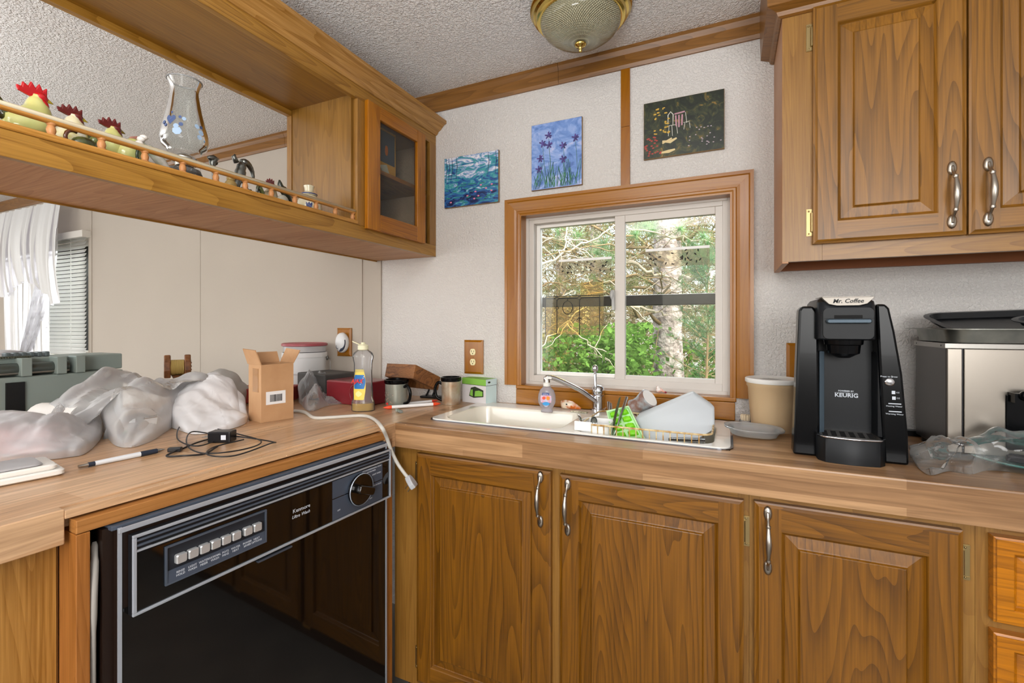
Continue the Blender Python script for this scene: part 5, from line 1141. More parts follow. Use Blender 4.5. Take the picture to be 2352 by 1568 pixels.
# ------------------------------------------------------------------ bucket with lid container
bx_, by_ = -1.694, -.14
k = mpp(bx_, by_); bx_ += .0
t = thing('plastic_bucket', 'white plastic bucket with wire handle behind the cardboard box', 'bucket', (bx_, by_, .9105), R(46))
HB = hz(bx_, by_, 808) - .9105; RB = 47 * k
pc = 1176 + F * ((CS * bx_ + S * (by_ + D)) / dep(bx_, by_)); 
MB().lathe([(RB * .78, 0), (RB * .90, HB * .75), (RB * .93, HB * .76), (RB * .95, HB * .80), (RB * .92, HB * .81), (RB * .96, HB * .88), (RB * 1.02, HB * .885), (RB * 1.02, HB), (RB * .98, HB), (RB * .96, HB * .5), (.001, HB * .49)], seg=44, cap0=True).build('bucket', mat('bucket_white', 'E3E6E8', .4), t, smooth='auto')
b = MB(); b.tube(bez([(RB * 1.0, .0, HB * .84), (RB * 1.13, -.012, HB * .82), (RB * 1.16, -.02, HB * .55), (RB * 1.08, -.02, HB * .38)], 5), .0016, 6); b.ball((RB * 1.02, 0, HB * .85), .006, .006, .012); b.build('wire_handle', mat('wire_grey', '7E7E7C', .3, .8), t, smooth=True)
t = thing('lidded_tub', 'translucent tub with a dusty red lid sitting in the bucket top', 'food container', (bx_, by_, .9105 + HB + .0005))
h2 = hz(bx_, by_, 792) - .9105 - HB
MB().lathe([(RB * .90, 0), (RB * .96, .002), (RB * .97, h2)], seg=40, cap0=True, cap1=True).build('tub', mat('tub_clear', 'C9C9CC', .25, trans=.2), t, smooth='auto')
MB().lathe([(RB * 1.01, h2 - .004), (RB * 1.04, h2 - .002), (RB * 1.04, h2 + .006), (RB * .99, h2 + .009), (RB * .95, h2 + .006), (.001, h2 + .006)], seg=44).build('lid', mat('dusty_red', 'A5525A', .35), t, smooth='auto')
# clear crumpled wrap with black tool package
t = thing('clear_wrap', 'crinkled clear plastic wrap between the cardboard box and the dish soap', 'plastic wrap')
o4 = zz((686, 925), (712, 945), (750, 933), (800, 924), (815, 903), (775, 892), (720, 892), (690, 903))
def lmp(px, py, top, r): x, y = onz(px, py); return (x, y, r, hz(x, y, top) - .9105)
lD = [lmp(706, 920, 856, .06), lmp(735, 917, 862, .06), lmp(765, 912, 872, .05), lmp(795, 912, 893, .05), lmp(715, 935, 900, .05)]
outline_bag(t, 'wrap_film', CLR, o4, lD, 9.9, .022, freq=26)
b = MB(); rnd = random.Random(21)
t = thing('black_tool_pack', 'black and orange tool package lying inside the clear wrap', 'package', (*onz(782, 915), .9115), R(30))
MB().loft([rr(-.065 + e, .06 - e, -.03 + e, .03 - e, .012, z) for e, z in ((.004, 0), (0, .006), (0, .03), (.010, .040))]).build('case', mat('tool_black', '18191D', .25), t, smooth='auto'); MB().box(.026, .050, -.0312, -.0300, .012, .024).build('orange_mark', mat('orange_mark', 'E2703C', .4), t.children[0])
# dark box and red box behind the soap
t = thing('dark_red_tin', 'dark red box with a raised oval behind the dish soap bottle', 'box', (-1.32, -.255, .9105), R(-2)); MB().box(-.085, .125, -.04, .09, 0, .088).build('shell', mat('dark_red_tin', '7A1F28', .3, coat=.3), t, bevel=.006)
b = MB(); b.tube([(.07 + .030 * math.cos(a), -.0402, .045 + .033 * math.sin(a)) for a in [q * math.pi / 10 for q in range(20)]], .002, 6, closed=True); b.build('raised_oval', mat('dark_red_tin'), t.children[0], smooth=True)
t = thing('dark_case', 'flat dark grey case behind the clear wrap', 'case', (-1.50, -.22, .9105), R(-8)); MB().box(-.10, .085, -.05, .10, 0, .105).build('shell', mat('dark_case', '3C3A38', .5), t, bevel=.005)
# dish soap bottle
sx_, sy_ = onz(834, 943); k = mpp(sx_, sy_)
t = thing('dish_soap', 'nearly empty clear dish soap bottle with yellow liquid and an open cap', 'soap bottle', (sx_, sy_, .9105), R(32))
TH_ = hz(sx_, sy_, 795) - .9105; W_ = 24 * k
pr_ = [(1.0, 0), (1.08, .012), (1.06, .16), (.93, .21), (.88, .45), (.84, .65), (.86, .82), (.96, .90), (1.0, .94), (.86, 1.0), (.50, 1.05), (.42, 1.07)]
MB().lathe([(W_ * a, TH_ * .9 * c) for a, c in pr_], seg=32, cap0=True, cap1=True, sy=.62).build('bottle', clear_glass('pet_clear', (246, 247, 250), .06, 1.35, .10), t, smooth='auto')
MB().lathe([(W_ * .96, .0015), (W_ * 1.03, TH_ * .013), (W_ * 1.02, TH_ * .12), (.0001, TH_ * .122)], seg=32, cap0=True, sy=.6).build('yellow_liquid', mat('yellow_liquid', 'D9A81E', .1, trans=.3, coat=.4), t, smooth='auto')
MB().lathe([(W_ * .42, 0), (W_ * .50, .002), (W_ * .50, .016), (W_ * .36, .020), (W_ * .20, .022), (W_ * .20, .027), (.0001, .027)], (0, 0, TH_ * .9 * 1.045), 20, cap0=True).build('cap', mat('cream_cap', 'ECE9C8', .4), t, smooth='auto')
b = MB(); b.loft([[(-W_ * .42 - .014 * math.cos(a) - .008, .009 * math.sin(a), TH_ * .9 * 1.045 + .024 + z + .006 * math.cos(a)) for a in [q * math.pi / 8 for q in range(16)]] for z in (0, .003)]); b.build('flip_lid', mat('cream_cap'), t)
def lab(u, v, inset=1.04): # wraps the front left of the bottle
    a = R(-150 + 80 * u); z = TH_ * .9 * (.20 + .52 * v); r_ = W_ * (.93 + (.80 - .93) * min(1, max(0, (z / TH_ / .9 - .21) / .45))) * inset
    return (r_ * math.cos(a), r_ * .62 * math.sin(a), z)
def labpatch(u0, u1, v0, v1, name, m, ins=1.06, par=None, shape=None):
    b = MB(); b.grid(10, 8, lambda u, v: lab(u0 + (u1 - u0) * (u if not shape else .5 + (u - .5) * shape(v)), v0 + (v1 - v0) * v, ins)); return b.build(name, m, par or t, smooth=True)
lb = labpatch(0, 1, 0, 1, 'label', mat('label_yellow', 'F0D860', .4), 1.05, shape=lambda v: .75 + .3 * math.sin(v * 3.1))
labpatch(.02, .98, .36, .82, 'blue_burst', mat('label_blue', '1F6FB8', .4), 1.065, lb, shape=lambda v: .8 + .25 * math.sin(v * 3.1))
for q in range(6):
    labpatch(.60 + .05 * q % .3, .66 + .05 * q % .3, .50 + .05 * q, .52 + .05 * q, 'white_ray', mat('label_white'), 1.07, lb)
b = MB(); b.grid(8, 8, lambda u, v: tuple(lab(.5 + (u - .5) * .5 * math.sin(v * 3.1 + .05), .10 + .2 * v, 1.07))); b.build('lemon_print', mat('lemon', 'F6ECA0', .4), lb, smooth=True)
a = R(-108); nrm = Vector((math.cos(a), math.sin(a) / .62, 0)).normalized(); tang = Vector((-nrm.y, nrm.x, 0)); rot = Matrix((tang, Vector((0, 0, 1)), nrm)).transposed()
pz = TH_ * .9 * .52; pp = Vector((W_ * .90 * math.cos(a), W_ * .56 * math.sin(a), pz)) + nrm * .004
text('brand_text', 'AJAX', .0205, mat('print_red', 'D8322A', .4), lb, tuple(pp - tang * .006), rot=rot, sx=.85, shear=.2, bold=.0006)
# appliance cord with plug hanging over the edge
cpts = [(*onz(676, 946), .914), (*onz(700, 950), .915), (*onz(722, 962), .914), (*onz(760, 962), .915), (*onz(830, 958), .915), (*onz(858, 966), .9155)]
e0 = PM @ Vector((.006, -.075, .9)); cpts += [(e0.x - .028, e0.y - .002, .916), (*onz(886, 993, .915), .9155)]
hang = [tip(897, 1030, -.520), tip(912, 1062, -.505), tip(930, 1088, -.495), tip(938, 1097, -.492)]
cpts = cpts[:-2] + [(*onz(876, 980, .916), .916), tip(888, 1004, -.535)] + hang
t = thing('appliance_cord', 'grey-white power cord crossing the worktop with its plug hanging over the edge', 'power cord')
MB().tube(bez(cpts, 7), .0054, 10).build('cord', mat('cord_grey', 'C9C6BE', .4), t, smooth=True)
pl = Vector(hang[-1]); dv = Vector((.010, .004, -.016)).normalized()
b = MB(); b.loft([[(a * sxx, -.010 * syy if False else syy * .008, z) for sxx, syy in ((-1, -1), (1, -1), (1, 1), (-1, 1))] for a, z in ((.007, -.006), (.0135, .006), (.0165, .022), (.015, .034))]); b.xf(Matrix.Translation(pl) @ dv.to_track_quat('Z', 'Y').to_matrix().to_4x4()); b.build('plug_body', mat('plug_grey', 'B9BBC0', .4), t, bevel=.003)
pb = t.children[-1]; M = Matrix.Translation(pl + dv * .018) @ Vector((-.6, 0, -.8)).to_track_quat('Z', 'Y').to_matrix().to_4x4()
for yy in (-.006, .006): q = MB().box(-.003, .003, yy - .0012, yy + .0012, 0, .030); q.xf(M); q.build('prong', mat('prong_brass', 'D9CBB0', .25, 1), pb)
# mugs, wooden box, phone things, markers, battery box
def mug(px, py, top, wpx, label, m, hrz, art=None):
    x, y = onz(px, py); k = mpp(x, y); r = wpx / 2 * k; h = hz(x, y, top) - .9105
    t = thing('mug', label, 'mug', (x, y, .9105), hrz)
    MB().lathe([(r * .90, 0), (r * .92, .003), (r * .96, h - .014), (r * .94, h - .014)], seg=32, cap0=True, cap1=True).build('body', m, t, smooth='auto')
    MB().lathe([(r * .97, h - .016), (r * 1.03, h - .012), (r * 1.03, h - .002), (r * .97, h), (r * .88, h), (r * .86, h - .02), (.0001, h - .022)], seg=32, cap0=True).build('black_rim', GB2, t, smooth='auto')
    b = MB(); b.tube(bez([(r * .94, 0, h * .74), (r * 1.35, 0, h * .78), (r * 1.66, 0, h * .55), (r * 1.5, 0, h * .24), (r * .94, 0, h * .12)], 6), .0055, 10, flat=1); b.build('handle', GB2, t, smooth=True)
    return t, r, h
t, r, h = mug(911, 932, 870, 54, 'silver mug with printed figures and a black handle under the wooden box', mat('mug_silver', 'B4B6AE', .25, .5, vary=('8E9488', 8)), R(-10))
b = MB(); rnd = random.Random(31)
for q in range(60):
    a, z = R(rnd.uniform(-150, -60)), rnd.uniform(.006, h * .55); k = len(b.v); b.ball((0, 0, 0), rnd.uniform(.001, .003), .0004, rnd.uniform(.001, .003), 6, 4); b.xf(Matrix.Translation((r * .955 * math.cos(a), r * .955 * math.sin(a), z)) @ Matrix.Rotation(a + R(90), 4, 'Z'), k)
b.build('printed_figures', mat('print_brown', '5A4636', .4, vary=('B8A89A', 200, .05)), t.children[0])
b = MB(); a = R(-95); b.ball((0, 0, 0), .007, .0005, .005, 12, 6); b.xf(Matrix.Translation((r * .95 * math.cos(a), r * .95 * math.sin(a), h * .13)) @ Matrix.Rotation(a + R(90), 4, 'Z')); b.build('red_print', mat('print_red'), t.children[0])
mug(1036, 927, 865, 46, 'silver mug with a black handle between the wooden box and the green carton', mat('mug_patterned', 'B8B09E', .3, .4, vary=('A88A6E', 30, .15)), R(-165))
wa = Vector(tip(886, 866, -.22)); wb = Vector(tip(950, 868, -.25)); 
WB = wood('box_walnut', '4E3020', 'A5744C', 'x', ring_amt=.3, seed=51, fine=.6, coat=0, rough=.6)
Bp, Ap, Dp_, Ep = (Vector(tip(*q)) for q in ((955, 837, -.235), (889, 834, -.185), (949, 869, -.233), (1012, 866, -.105)))
va, vd, vl = Ap - Bp, Dp_ - Bp, Ep - Bp
t = thing('wooden_box', 'hollow brown wooden box tipped over the silver mug', 'wooden box', tuple(Bp))
def bc(u, v, w_): return tuple(va * u + vl * v + vd * w_)
b = MB(); b.loft([[bc(0, 0, w_), bc(1, 0, w_), bc(1, 1, w_), bc(0, 1, w_)] for w_ in (0, 1)] + [[bc(.1, .06, 1), bc(.9, .06, 1), bc(.9, .94, 1), bc(.1, .94, 1)], [bc(.1, .06, .2), bc(.9, .06, .2), bc(.9, .94, .2), bc(.1, .94, .2)]])
b.build('shell', WB, t, bevel=.001)
x_, y_ = onz(985, 915)
t = thing('black_stand', 'black plastic stand with a loop under the tipped wooden box', 'stand', (x_, y_ + .02, .911), R(5))
MB().box(-.045, .055, -.02, .06, 0, .008).build('base', mat('satin_dark', '15161A', .35), t, bevel=.003)
b = MB(); b.tube(bez([(-.020, -.01, .008), (-.008, -.01, .030), (-.004, -.01, .042), (.014, -.01, .042), (.018, -.01, .028), (.010, -.01, .010)], 4), .004, 8); b.build('loop', mat('satin_dark'), t, smooth=True)
t = thing('cream_block', 'small cream coloured box behind the black stand', 'box', (x_ + .01, y_ + .125, .911), R(5)); MB().box(-.06, .045, -.02, .03, 0, .045).build('block', mat('cream_box', 'CFC6AE', .5), t, bevel=.002)
MB().ball((.012, -.0205, .018), .012, .001, .006, 14, 6).build('dark_oval', BLACK, t.children[0])
def marker(a, c, label, body, ends, rad=.0055, capat=None):
    A_, C_ = Vector((*onz(*a), .9105 + rad + .0008)), Vector((*onz(*c), .9105 + rad + .0008)); t = thing('marker_pen', label, 'pen', tuple(A_)); v = C_ - A_; L_ = v.length; M = v.to_track_quat('Z', 'Y').to_matrix().to_4x4()
    b = MB().lathe([(rad, L_ * .14), (rad, L_ * .86)], seg=14, cap0=True, cap1=True); b.xf(M); b.build('barrel', body, t, smooth='auto')
    for z0, z1 in ((L_ * .139, 0), (L_ * .861, L_)):
        b = MB().lathe([(rad * 1.08, z0), (rad * 1.08, z0 + (z1 - z0) * .3), (rad * .7, z0 + (z1 - z0) * .7), (.0008, z1)], seg=14, cap0=True); b.xf(M); b.build('cap', ends, t, smooth='auto')
    return t
marker((880, 941), (1012, 931), 'white marker with orange red ends in front of the mugs', mat('marker_white', 'EFEFEF', .3), mat('orange_red', 'E8502C', .35), .0062)
marker((896, 934), (1006, 923), 'white marker with red stripe just behind the orange ended marker', mat('marker_white'), mat('red_cap', 'C9402E', .35), .0048)
t = thing('toothbrush', 'small clear and green cap lying in front of the orange marker', 'cap', (*onz(916, 947), .9165), R(62))
b = MB(); b.loft([swap(rr(-.006 + e, .006 - e, -.0052, .004, .003, y), (0, 2, 1)) for y, e in ((-.022, .001), (-.02, 0), (.018, 0), (.022, .002))]); b.build('clear_body', clear_glass('cap_clear', (225, 240, 228), .1, 1.5, .25), t); MB().box(-.004, .004, -.012, .012, -.003, .0035).build('green_core', mat('green_tool'), t, bevel=.0015)
t.name = 'pen_cap'
gx, gy = onz(1112, 928)
ga, gb, gc = Vector((*onz(1062, 922), 0)), Vector((*onz(1116, 930), 0)), Vector((*onz(1152, 924), 0))
t = thing('battery_box', 'small green and white carton with a battery pictured beside the sink', 'box', (ga.x, ga.y, .9105)); u1 = gb - ga; t.rotation_euler.z = math.atan2(u1.y, u1.x) ; w3 = u1.length; d3 = .060; h3 = hz(gb.x, gb.y, 872) - .9105
CT = mat('carton_grey', 'D3CFD0', .5); CTB = mat('carton_pale_blue', 'CFE6E8', .45); CGN = mat('carton_green', '7FB54A', .45)
b = MB(); b.box(0, w3, 0, d3, 0, h3 * .74); o = b.build('carton', (CT, CTB), t); o.data.polygons[3].material_index = 1
for p in o.data.polygons:
    if p.normal.x > .5: p.material_index = 1
b = MB(); b.box(-.0008, w3 + .0008, -.0008, d3 + .0008, h3 * .755, h3); o = b.build('lid', (CGN, CTB), t)
for p in o.data.polygons:
    if p.normal.x > .5: p.material_index = 1
MB().box(-.0004, w3 + .0004, -.0004, d3 + .0004, h3 * .74, h3 * .755).build('dark_gap_line', BLACK, t)
b = MB(); b.prism([(w3 * .30, h3 * .28), (w3 * .38, h3 * .62), (w3 * .55, h3 * .68), (w3 * .74, h3 * .62), (w3 * .90, h3 * .56), (w3 * .90, h3 * .30), (w3 * .50, h3 * .22)], 'y', -.0008, -.0001); b.build('battery_print', mat('print_dark', '26301E', .5), t)
b = MB(); b.prism([(w3 * .54, h3 * .28), (w3 * .56, h3 * .50), (w3 * .72, h3 * .54), (w3 * .87, h3 * .50), (w3 * .87, h3 * .33)], 'y', -.0014, -.0009).prism([(w3 * .34, h3 * .32), (w3 * .38, h3 * .54), (w3 * .46, h3 * .56), (w3 * .46, h3 * .28)], 'y', -.0014, -.0009); b.build('green_print', CGN, t)
b = MB(); oval(b, 0, 0, .007, .0035, 0); b.xf(Matrix.Translation((w3 + .0012, d3 * .28, h3 * .88)) @ Matrix.Rotation(R(90), 4, 'Z')); b.build('logo_oval', mat('print_dark'), t)
# charger, pen, white stack in front
t = thing('power_adapter', 'black power adapter with a loose tangle of thin cable', 'charger', (*onz(510, 1015), .9105), R(28))
MB().box(-.030, .026, -.012, .022, 0, .028).build('adapter_body', mat('adapter_black', '121317', .3), t, bevel=.003)
for yy in (-.004, .008): MB().box(-.046, -.030, yy - .003, yy + .003, .013, .0145).build('prong', STEEL, t.children[0])
MB().box(.004, .016, -.0128, -.012, .008, .020).build('white_print', mat('print_white'), t.children[0])
cab = [(495, 1015), (450, 1036), (408, 1012), (418, 985), (470, 985), (545, 1005), (600, 1022), (560, 1040), (470, 1052), (430, 1028), (440, 1002), (500, 1002), (560, 1015), (628, 1018), (620, 1030), (540, 1052), (478, 1056), (490, 1035), (560, 1018)]
L_ = [Vector((*onz(*p), .9125 + .010 * abs(math.sin(i * 1.7)))) for i, p in enumerate(cab)]
o = MB().tube(bez(L_, 8), .0017, 7).build('cable', mat('cable_black', '15161A', .4), None, smooth=True); o.parent = t; o.matrix_parent_inverse = t.matrix_basis.inverted()
L2 = [Vector((*onz(*p), .9125 + .003 * (i % 2))) for i, p in enumerate([(480, 1010), (450, 1022), (420, 1032), (392, 1046), (384, 1050), (420, 1052), (470, 1044), (500, 1030)])]
o = MB().tube(bez(L2, 7), .0021, 7).build('cable', mat('cable_black'), None, smooth=True); o.parent = t; o.matrix_parent_inverse = t.matrix_basis.inverted()
a_ = Vector((*onz(402, 1038), .9165)); o = MB().box(-.014, .014, -.006, .006, -.005, .005).build('connector', mat('adapter_black'), None, bevel=.002); o.parent = t; o.matrix_parent_inverse = t.matrix_basis.inverted(); o.location = a_; o.rotation_euler.z = R(40)
A_, C_ = Vector((*onz(180, 1078), .9158)), Vector((*onz(378, 1037), .9158)); v = C_ - A_; L_ = v.length; M = v.to_track_quat('Z', 'Y').to_matrix().to_4x4()
t = thing('ballpoint_pen', 'white and navy ballpoint pen lying left of the cable', 'pen', tuple(A_))
def pp_(name, prof, m):
    b = MB().lathe([(r_, z * L_) for r_, z in prof], seg=14, cap0=True, cap1=True); b.xf(M); b.build(name, m, t, smooth='auto')
pp_('clip_end', [(.0035, 0), (.0038, .10), (.0045, .11)], STEEL); pp_('dark_collar', [(.005, .10), (.005, .17)], mat('navy_rubber', '222A3A', .5)); pp_('barrel', [(.005, .171), (.0055, .45), (.0058, .69)], mat('pen_white', 'DDE2E8', .3))
pp_('grip', [(.006, .69), (.0055, .90)], mat('navy_rubber')); pp_('tip', [(.0052, .901), (.0035, .95), (.001, 1.0)], STEEL)
t = thing('scale_tray', 'stack of white flat plastic cases with a grey top at the lower left edge', 'case', (*onz(152, 1090), .9108), 0)
q1_ = Vector((*onz(0, 1122), 0)) - Vector((*onz(152, 1092), 0)); t.rotation_euler.z = math.atan2(q1_.y, q1_.x) 
b = MB(); b.loft([rr(0 + e, .30 - e, -.10 + e, 0 - e, .012, z) for e, z in ((.004, 0), (0, .003), (0, .010), (.003, .013))]); b.build('lower_case', WHITE, t, smooth='auto')
b = MB(); b.loft([rr(.010 + e, .30 - e, -.10 + e, -.004 - e, .012, z) for e, z in ((.002, .0135), (0, .016), (0, .021), (.003, .024))]); b.build('upper_case', WHITE, t, smooth='auto')
b = MB(); b.loft([rr(.03 + e, .30 - e, -.095 + e, -.008 - e, .014, z) for e, z in ((.002, .0245), (0, .026), (.002, .029), (.006, .030))]); b.build('grey_top', mat('grey_top', 'A9A9AC', .35), t, smooth='auto')

# clear bag on the right plate
t = thing('clear_bag', 'clear plastic bag crumpled in front of the toaster oven', 'plastic bag')
o5 = zz((2095, 1040), (2100, 1065), (2135, 1092), (2180, 1083), (2230, 1090), (2290, 1082)) + [(.62, -.36), (.66, -.28), (.56, -.262), (.46, -.268), (.395, -.30)]
lE = [(.44, -.33, .07, .05), (.54, -.32, .09, .075), (.48, -.37, .06, .045), (.62, -.31, .08, .07)]
outline_bag(t, 'bag_film', plastic_film('clear_bag_film', 'E2E5E4', .80, .1, .3, 16, .25), o5, lE, 3.7, .020, freq=16)
t = thing('dark_utensil', 'dark object inside the clear bag beside the teal plate', 'utensil', (.57, -.33, .926), R(-35)); MB().box(-.05, .06, -.012, .012, 0, .016).build('bar', mat('utensil_dark', '24262A', .3), t, bevel=.004)

# ================================================================== figures on the open shelf
SZ = 1.5512
def shelf(px, x=-1.21): return onx(px, 300, x)[0]
def shz(px, py, x=-1.21): return onx(px, py, x)[1] - SZ
def rooster(px, top, label, body, comb, beak, breast=None, tail=None, group=None, x=-1.21, k=1.0, name='ceramic_rooster'):
    y = shelf(px, x); h = shz(px, top, x); t = thing(name, label, 'figurine', (x, y, SZ), R(8), group); w_ = h * .30 * k
    b = MB(); P = bez([(0, -w_ * .9, h * .30), (0, -w_ * .3, h * .30), (0, w_ * .35, h * .36), (0, w_ * .62, h * .58), (0, w_ * .62, h * .74), (0, w_ * .70, h * .84)], 5)
    n = len(P); rs = [w_ * (.45 + .55 * math.sin(min(1, i / (n * .45)) * math.pi / 2)) if i < n * .45 else w_ * (1.0 - .70 * min(1, (i - n * .45) / (n * .42)) ** .7) for i in range(n)]
    b.tube(P, rs, 18); b.lathe([(w_ * .75, 0), (w_ * .7, h * .08), (w_ * .5, h * .16)], (0, -w_ * .1, 0), 18, True, True); b.build('body', body, t, smooth=True)
    hy, hz_ = w_ * .70, h * .84
    c = [(hy - w_ * .95, hz_ - h * .0), (hy - w_ * 1.0, hz_ + h * .08), (hy - w_ * .78, hz_ + h * .07), (hy - w_ * .72, hz_ + h * .16), (hy - w_ * .48, hz_ + h * .11), (hy - w_ * .34, hz_ + h * .21), (hy - w_ * .14, hz_ + h * .12), (hy + .04 * w_, hz_ + h * .22), (hy + w_ * .18, hz_ + h * .12), (hy + w_ * .40, hz_ + h * .19), (hy + w_ * .40, hz_ - h * .02), (hy, hz_ - h * .06)]
    b = MB(); b.prism([(p[0], p[1]) for p in c], 'x', -w_ * .10, w_ * .10); b.build('comb', comb, t, bevel=w_ * .06)
    b = MB(); b.tube([(0, hy + w_ * .18, hz_ - h * .0), (0, hy + w_ * .42, hz_ - h * .01), (0, hy + w_ * .72, hz_ - h * .03)], [w_ * .20, w_ * .14, w_ * .03], 10); b.build('beak', beak, t, smooth=True)
    b = MB(); b.ball((0, hy + w_ * .12, hz_ - h * .13), w_ * .42, w_ * .36, h * .12, 12, 8); b.ball((0, hy + w_ * .08, hz_ - h * .01), w_ * .37, w_ * .36, h * .09, 12, 8); b.build('wattle', comb, t, smooth=True)
    b = MB(); b.tube(bez([(0, -w_ * .7, h * .34), (0, -w_ * 1.25, h * .60), (0, -w_ * 1.55, h * .55), (0, -w_ * 1.65, h * .30)], 5), [w_ * (.34 - .013 * i) for i in range(16)], 10, flat=1); b.build('tail', tail or body, t, smooth=True)
    if breast: b = MB(); b.ball((0, w_ * .62, h * .26), w_ * .72, w_ * .62, h * .24, 14, 10); b.build('breast', breast, t, smooth=True)
    for s_ in (-1, 1): MB().ball((s_ * w_ * .26, hy + w_ * .10, hz_ + h * .015), w_ * .07, w_ * .07, w_ * .07, 8, 6).build('eye', BLACK, t)
    return t
YLW = mat('glaze_yellow_green', 'D6CF86', .15, coat=.5, vary=('9CA868', 18, .3)); RED = mat('glaze_red', 'B3131C', .2, coat=.5); MRN = mat('glaze_maroon', '5E1A1A', .2, coat=.5); BKY = mat('glaze_beak', 'D9C22E', .2, coat=.4); BRN = mat('glaze_brown', '5E2E16', .12, coat=.6); OLV = mat('glaze_olive', '5C6432', .15, coat=.5, vary=('2A2A1C', 40, .1)); WHG = mat('glaze_white', 'E6E2DC', .15, coat=.5)
WYL = mat('glaze_white_yellow', 'E8E4D6', .15, coat=.5, vary=('CFC05A', 30, .12))
rooster(52, 186, 'large cream ceramic rooster with a bright red comb at the left end of the shelf', YLW, RED, BKY, BRN, OLV, k=.92)
rooster(143, 238, 'white and yellow ceramic rooster with a maroon comb right of the largest rooster', WYL, MRN, BKY, WHG, OLV, k=1.0)
rooster(236, 268, 'yellow ceramic rooster with a dark red comb left of the glass lamp', YLW, MRN, mat('glaze_beak_dark', '9A8428', .2), BRN, OLV, k=1.0)
t = thing('ceramic_hen', 'small olive ceramic bird with a curled tail between two roosters', 'figurine', (-1.17, shelf(196, -1.17), SZ), R(10))
b = MB(); b.ball((0, 0, .018), .015, .024, .017, 16, 10); b.ball((0, .018, .034), .009, .010, .011, 12, 8); b.build('body', mat('glaze_olive'), t, smooth=True); b = MB(); b.tube([(0, -.020 - .014 * math.sin(a), .024 + .016 * math.cos(a)) for a in [R(q * 26 - 20) for q in range(9)]], .0035, 8); b.build('tail', BRN, t, smooth=True)
t = thing('ceramic_chick', 'yellow ceramic chick with a pink wedge shaped head left of the glass lamp', 'figurine', (-1.19, shelf(298, -1.19), SZ), R(10)); h = shz(298, 306, -1.19)
b = MB(); b.ball((0, 0, h * .38), h * .28, h * .34, h * .38, 16, 10); b.ball((0, h * .10, h * .72), h * .18, h * .2, h * .17, 12, 8); b.build('body', YLW, t, smooth=True); MB().prism([(-.004, h * .78), (.012, h * .80), (.016, h), (.002, h * .92)], 'x', -.004, .004).build('crest', mat('glaze_pink', 'A87468', .3), t, bevel=.002)
t = thing('heron_figurine', 'green and white ceramic bird on reeds left of the glass lamp foot', 'figurine', (-1.17, shelf(352, -1.17), SZ), R(15)); h = shz(340, 322, -1.17)
b = MB(); b.tube(bez([(0, -.03, h * .95), (0, -.022, h * .75), (0, -.008, h * .70), (0, .018, h * .45), (0, .042, h * .12)], 5), [.003, .004, .004, .005, .006, .006, .006, .007, .008, .009, .010, .010, .0105, .011, .011, .011, .0105, .010, .009, .008, .007], 12); b.build('body', mat('glaze_sage', 'A9B89C', .2, coat=.5, vary=('E4E2DA', 30, .1)), t, smooth=True)
b = MB()
for a, z in ((-.032, .9), (-.026, .99), (-.036, .75)): b.ball((.004, a, h * z), .008, .008, .006, 10, 6)
b.build('white_petals', WHG, t, smooth=True); b = MB(); b.tube(bez([(0, -.03, 0), (0, -.038, h * .4), (0, -.03, h * .8)], 5), .003, 8); b.tube(bez([(0, -.024, 0), (0, -.018, h * .3), (0, -.026, h * .6)], 5), .0024, 8); b.build('reed', mat('glaze_dark_green', '25331F', .2, coat=.4), t, smooth=True)
# oil lamp
lx, ly = -1.22, shelf(424, -1.22); kk = dep(lx, ly) / F
t = thing('oil_lamp', 'glass oil lamp with a clear chimney painted with blue hearts', 'oil lamp', (lx, ly, SZ)); zt = shz(424, 188, lx)
def zz_(py): return onx(424, py, lx)[1] - SZ
MB().lathe([(.036, 0), (.037, .004), (.030, .008), (.022, .012), (.034, .022), (.038, .032), (.034, .042), (.018, .047)], seg=30, cap0=True, cap1=True).build('glass_font', clear_glass('lamp_font_glass', (225, 230, 230), .04, 1.5, .12), t, smooth='auto')
MB().lathe([(.014, .047), (.020, .050), (.020, .058), (.027, .060), (.027, .070), (.022, .074), (.008, .082), (.0001, .083)], seg=26, cap0=True).build('burner', mat('tin', 'B9B7B0', .25, 1), t, smooth='auto')
ch = [(34, 352), (36, 345), (45, 338), (49, 325), (48, 312), (42, 285), (35, 255), (30, 228), (28, 214), (29, 204), (34, 190), (35, 187)]
pr2 = [(w_ * kk * .97, zz_(py)) for w_, py in ch]
MB().lathe(pr2, seg=44).build('chimney', clear_glass('chimney_glass', (238, 241, 240), .03, 1.3, .05), t, smooth=True)
b = MB(); r_, z_ = pr2[-1]; b.tube([(r_ * math.cos(a), r_ * math.sin(a), z_) for a in [q * math.pi / 20 for q in range(40)]], .0018, 8, closed=True); b.build('rim', clear_glass('rim_glass', (225, 230, 232), .05, 1.6, .25), t, smooth=True)
def onchim(a, z, ins=.0008):
    for (r0, z0), (r1, z1) in zip(pr2, pr2[1:]):
        if z0 <= z <= z1: r_ = r0 + (r1 - r0) * (z - z0) / (z1 - z0); return ((r_ + ins) * math.cos(a), (r_ + ins) * math.sin(a), z)
    return (pr2[-1][0] * math.cos(a), pr2[-1][0] * math.sin(a), z)
BLU = mat('heart_blue', '4A5C86', .4); LBL2 = mat('pale_blue_print', '9DB6D2', .4); face_a = math.atan2(-D - ly, -lx)
def decal(shape, a0, z0, s_, m, name):
    b = MB(); b.poly([onchim(a0 + p[0] * s_ / .05, z0 + p[1] * s_) for p in shape]); return b.build(name, m, t, solid=.0004)
heart = [(.0, -1), (.55, -.35), (.9, .2), (.8, .65), (.45, .85), (.1, .6), (0, .35), (-.1, .6), (-.45, .85), (-.8, .65), (-.9, .2), (-.55, -.35)]
zc = zz_(305)
decal(heart, face_a - .62, zz_(292), .013, BLU, 'blue_heart')
dot = [(math.cos(q * .9), math.sin(q * .9)) for q in range(7)]
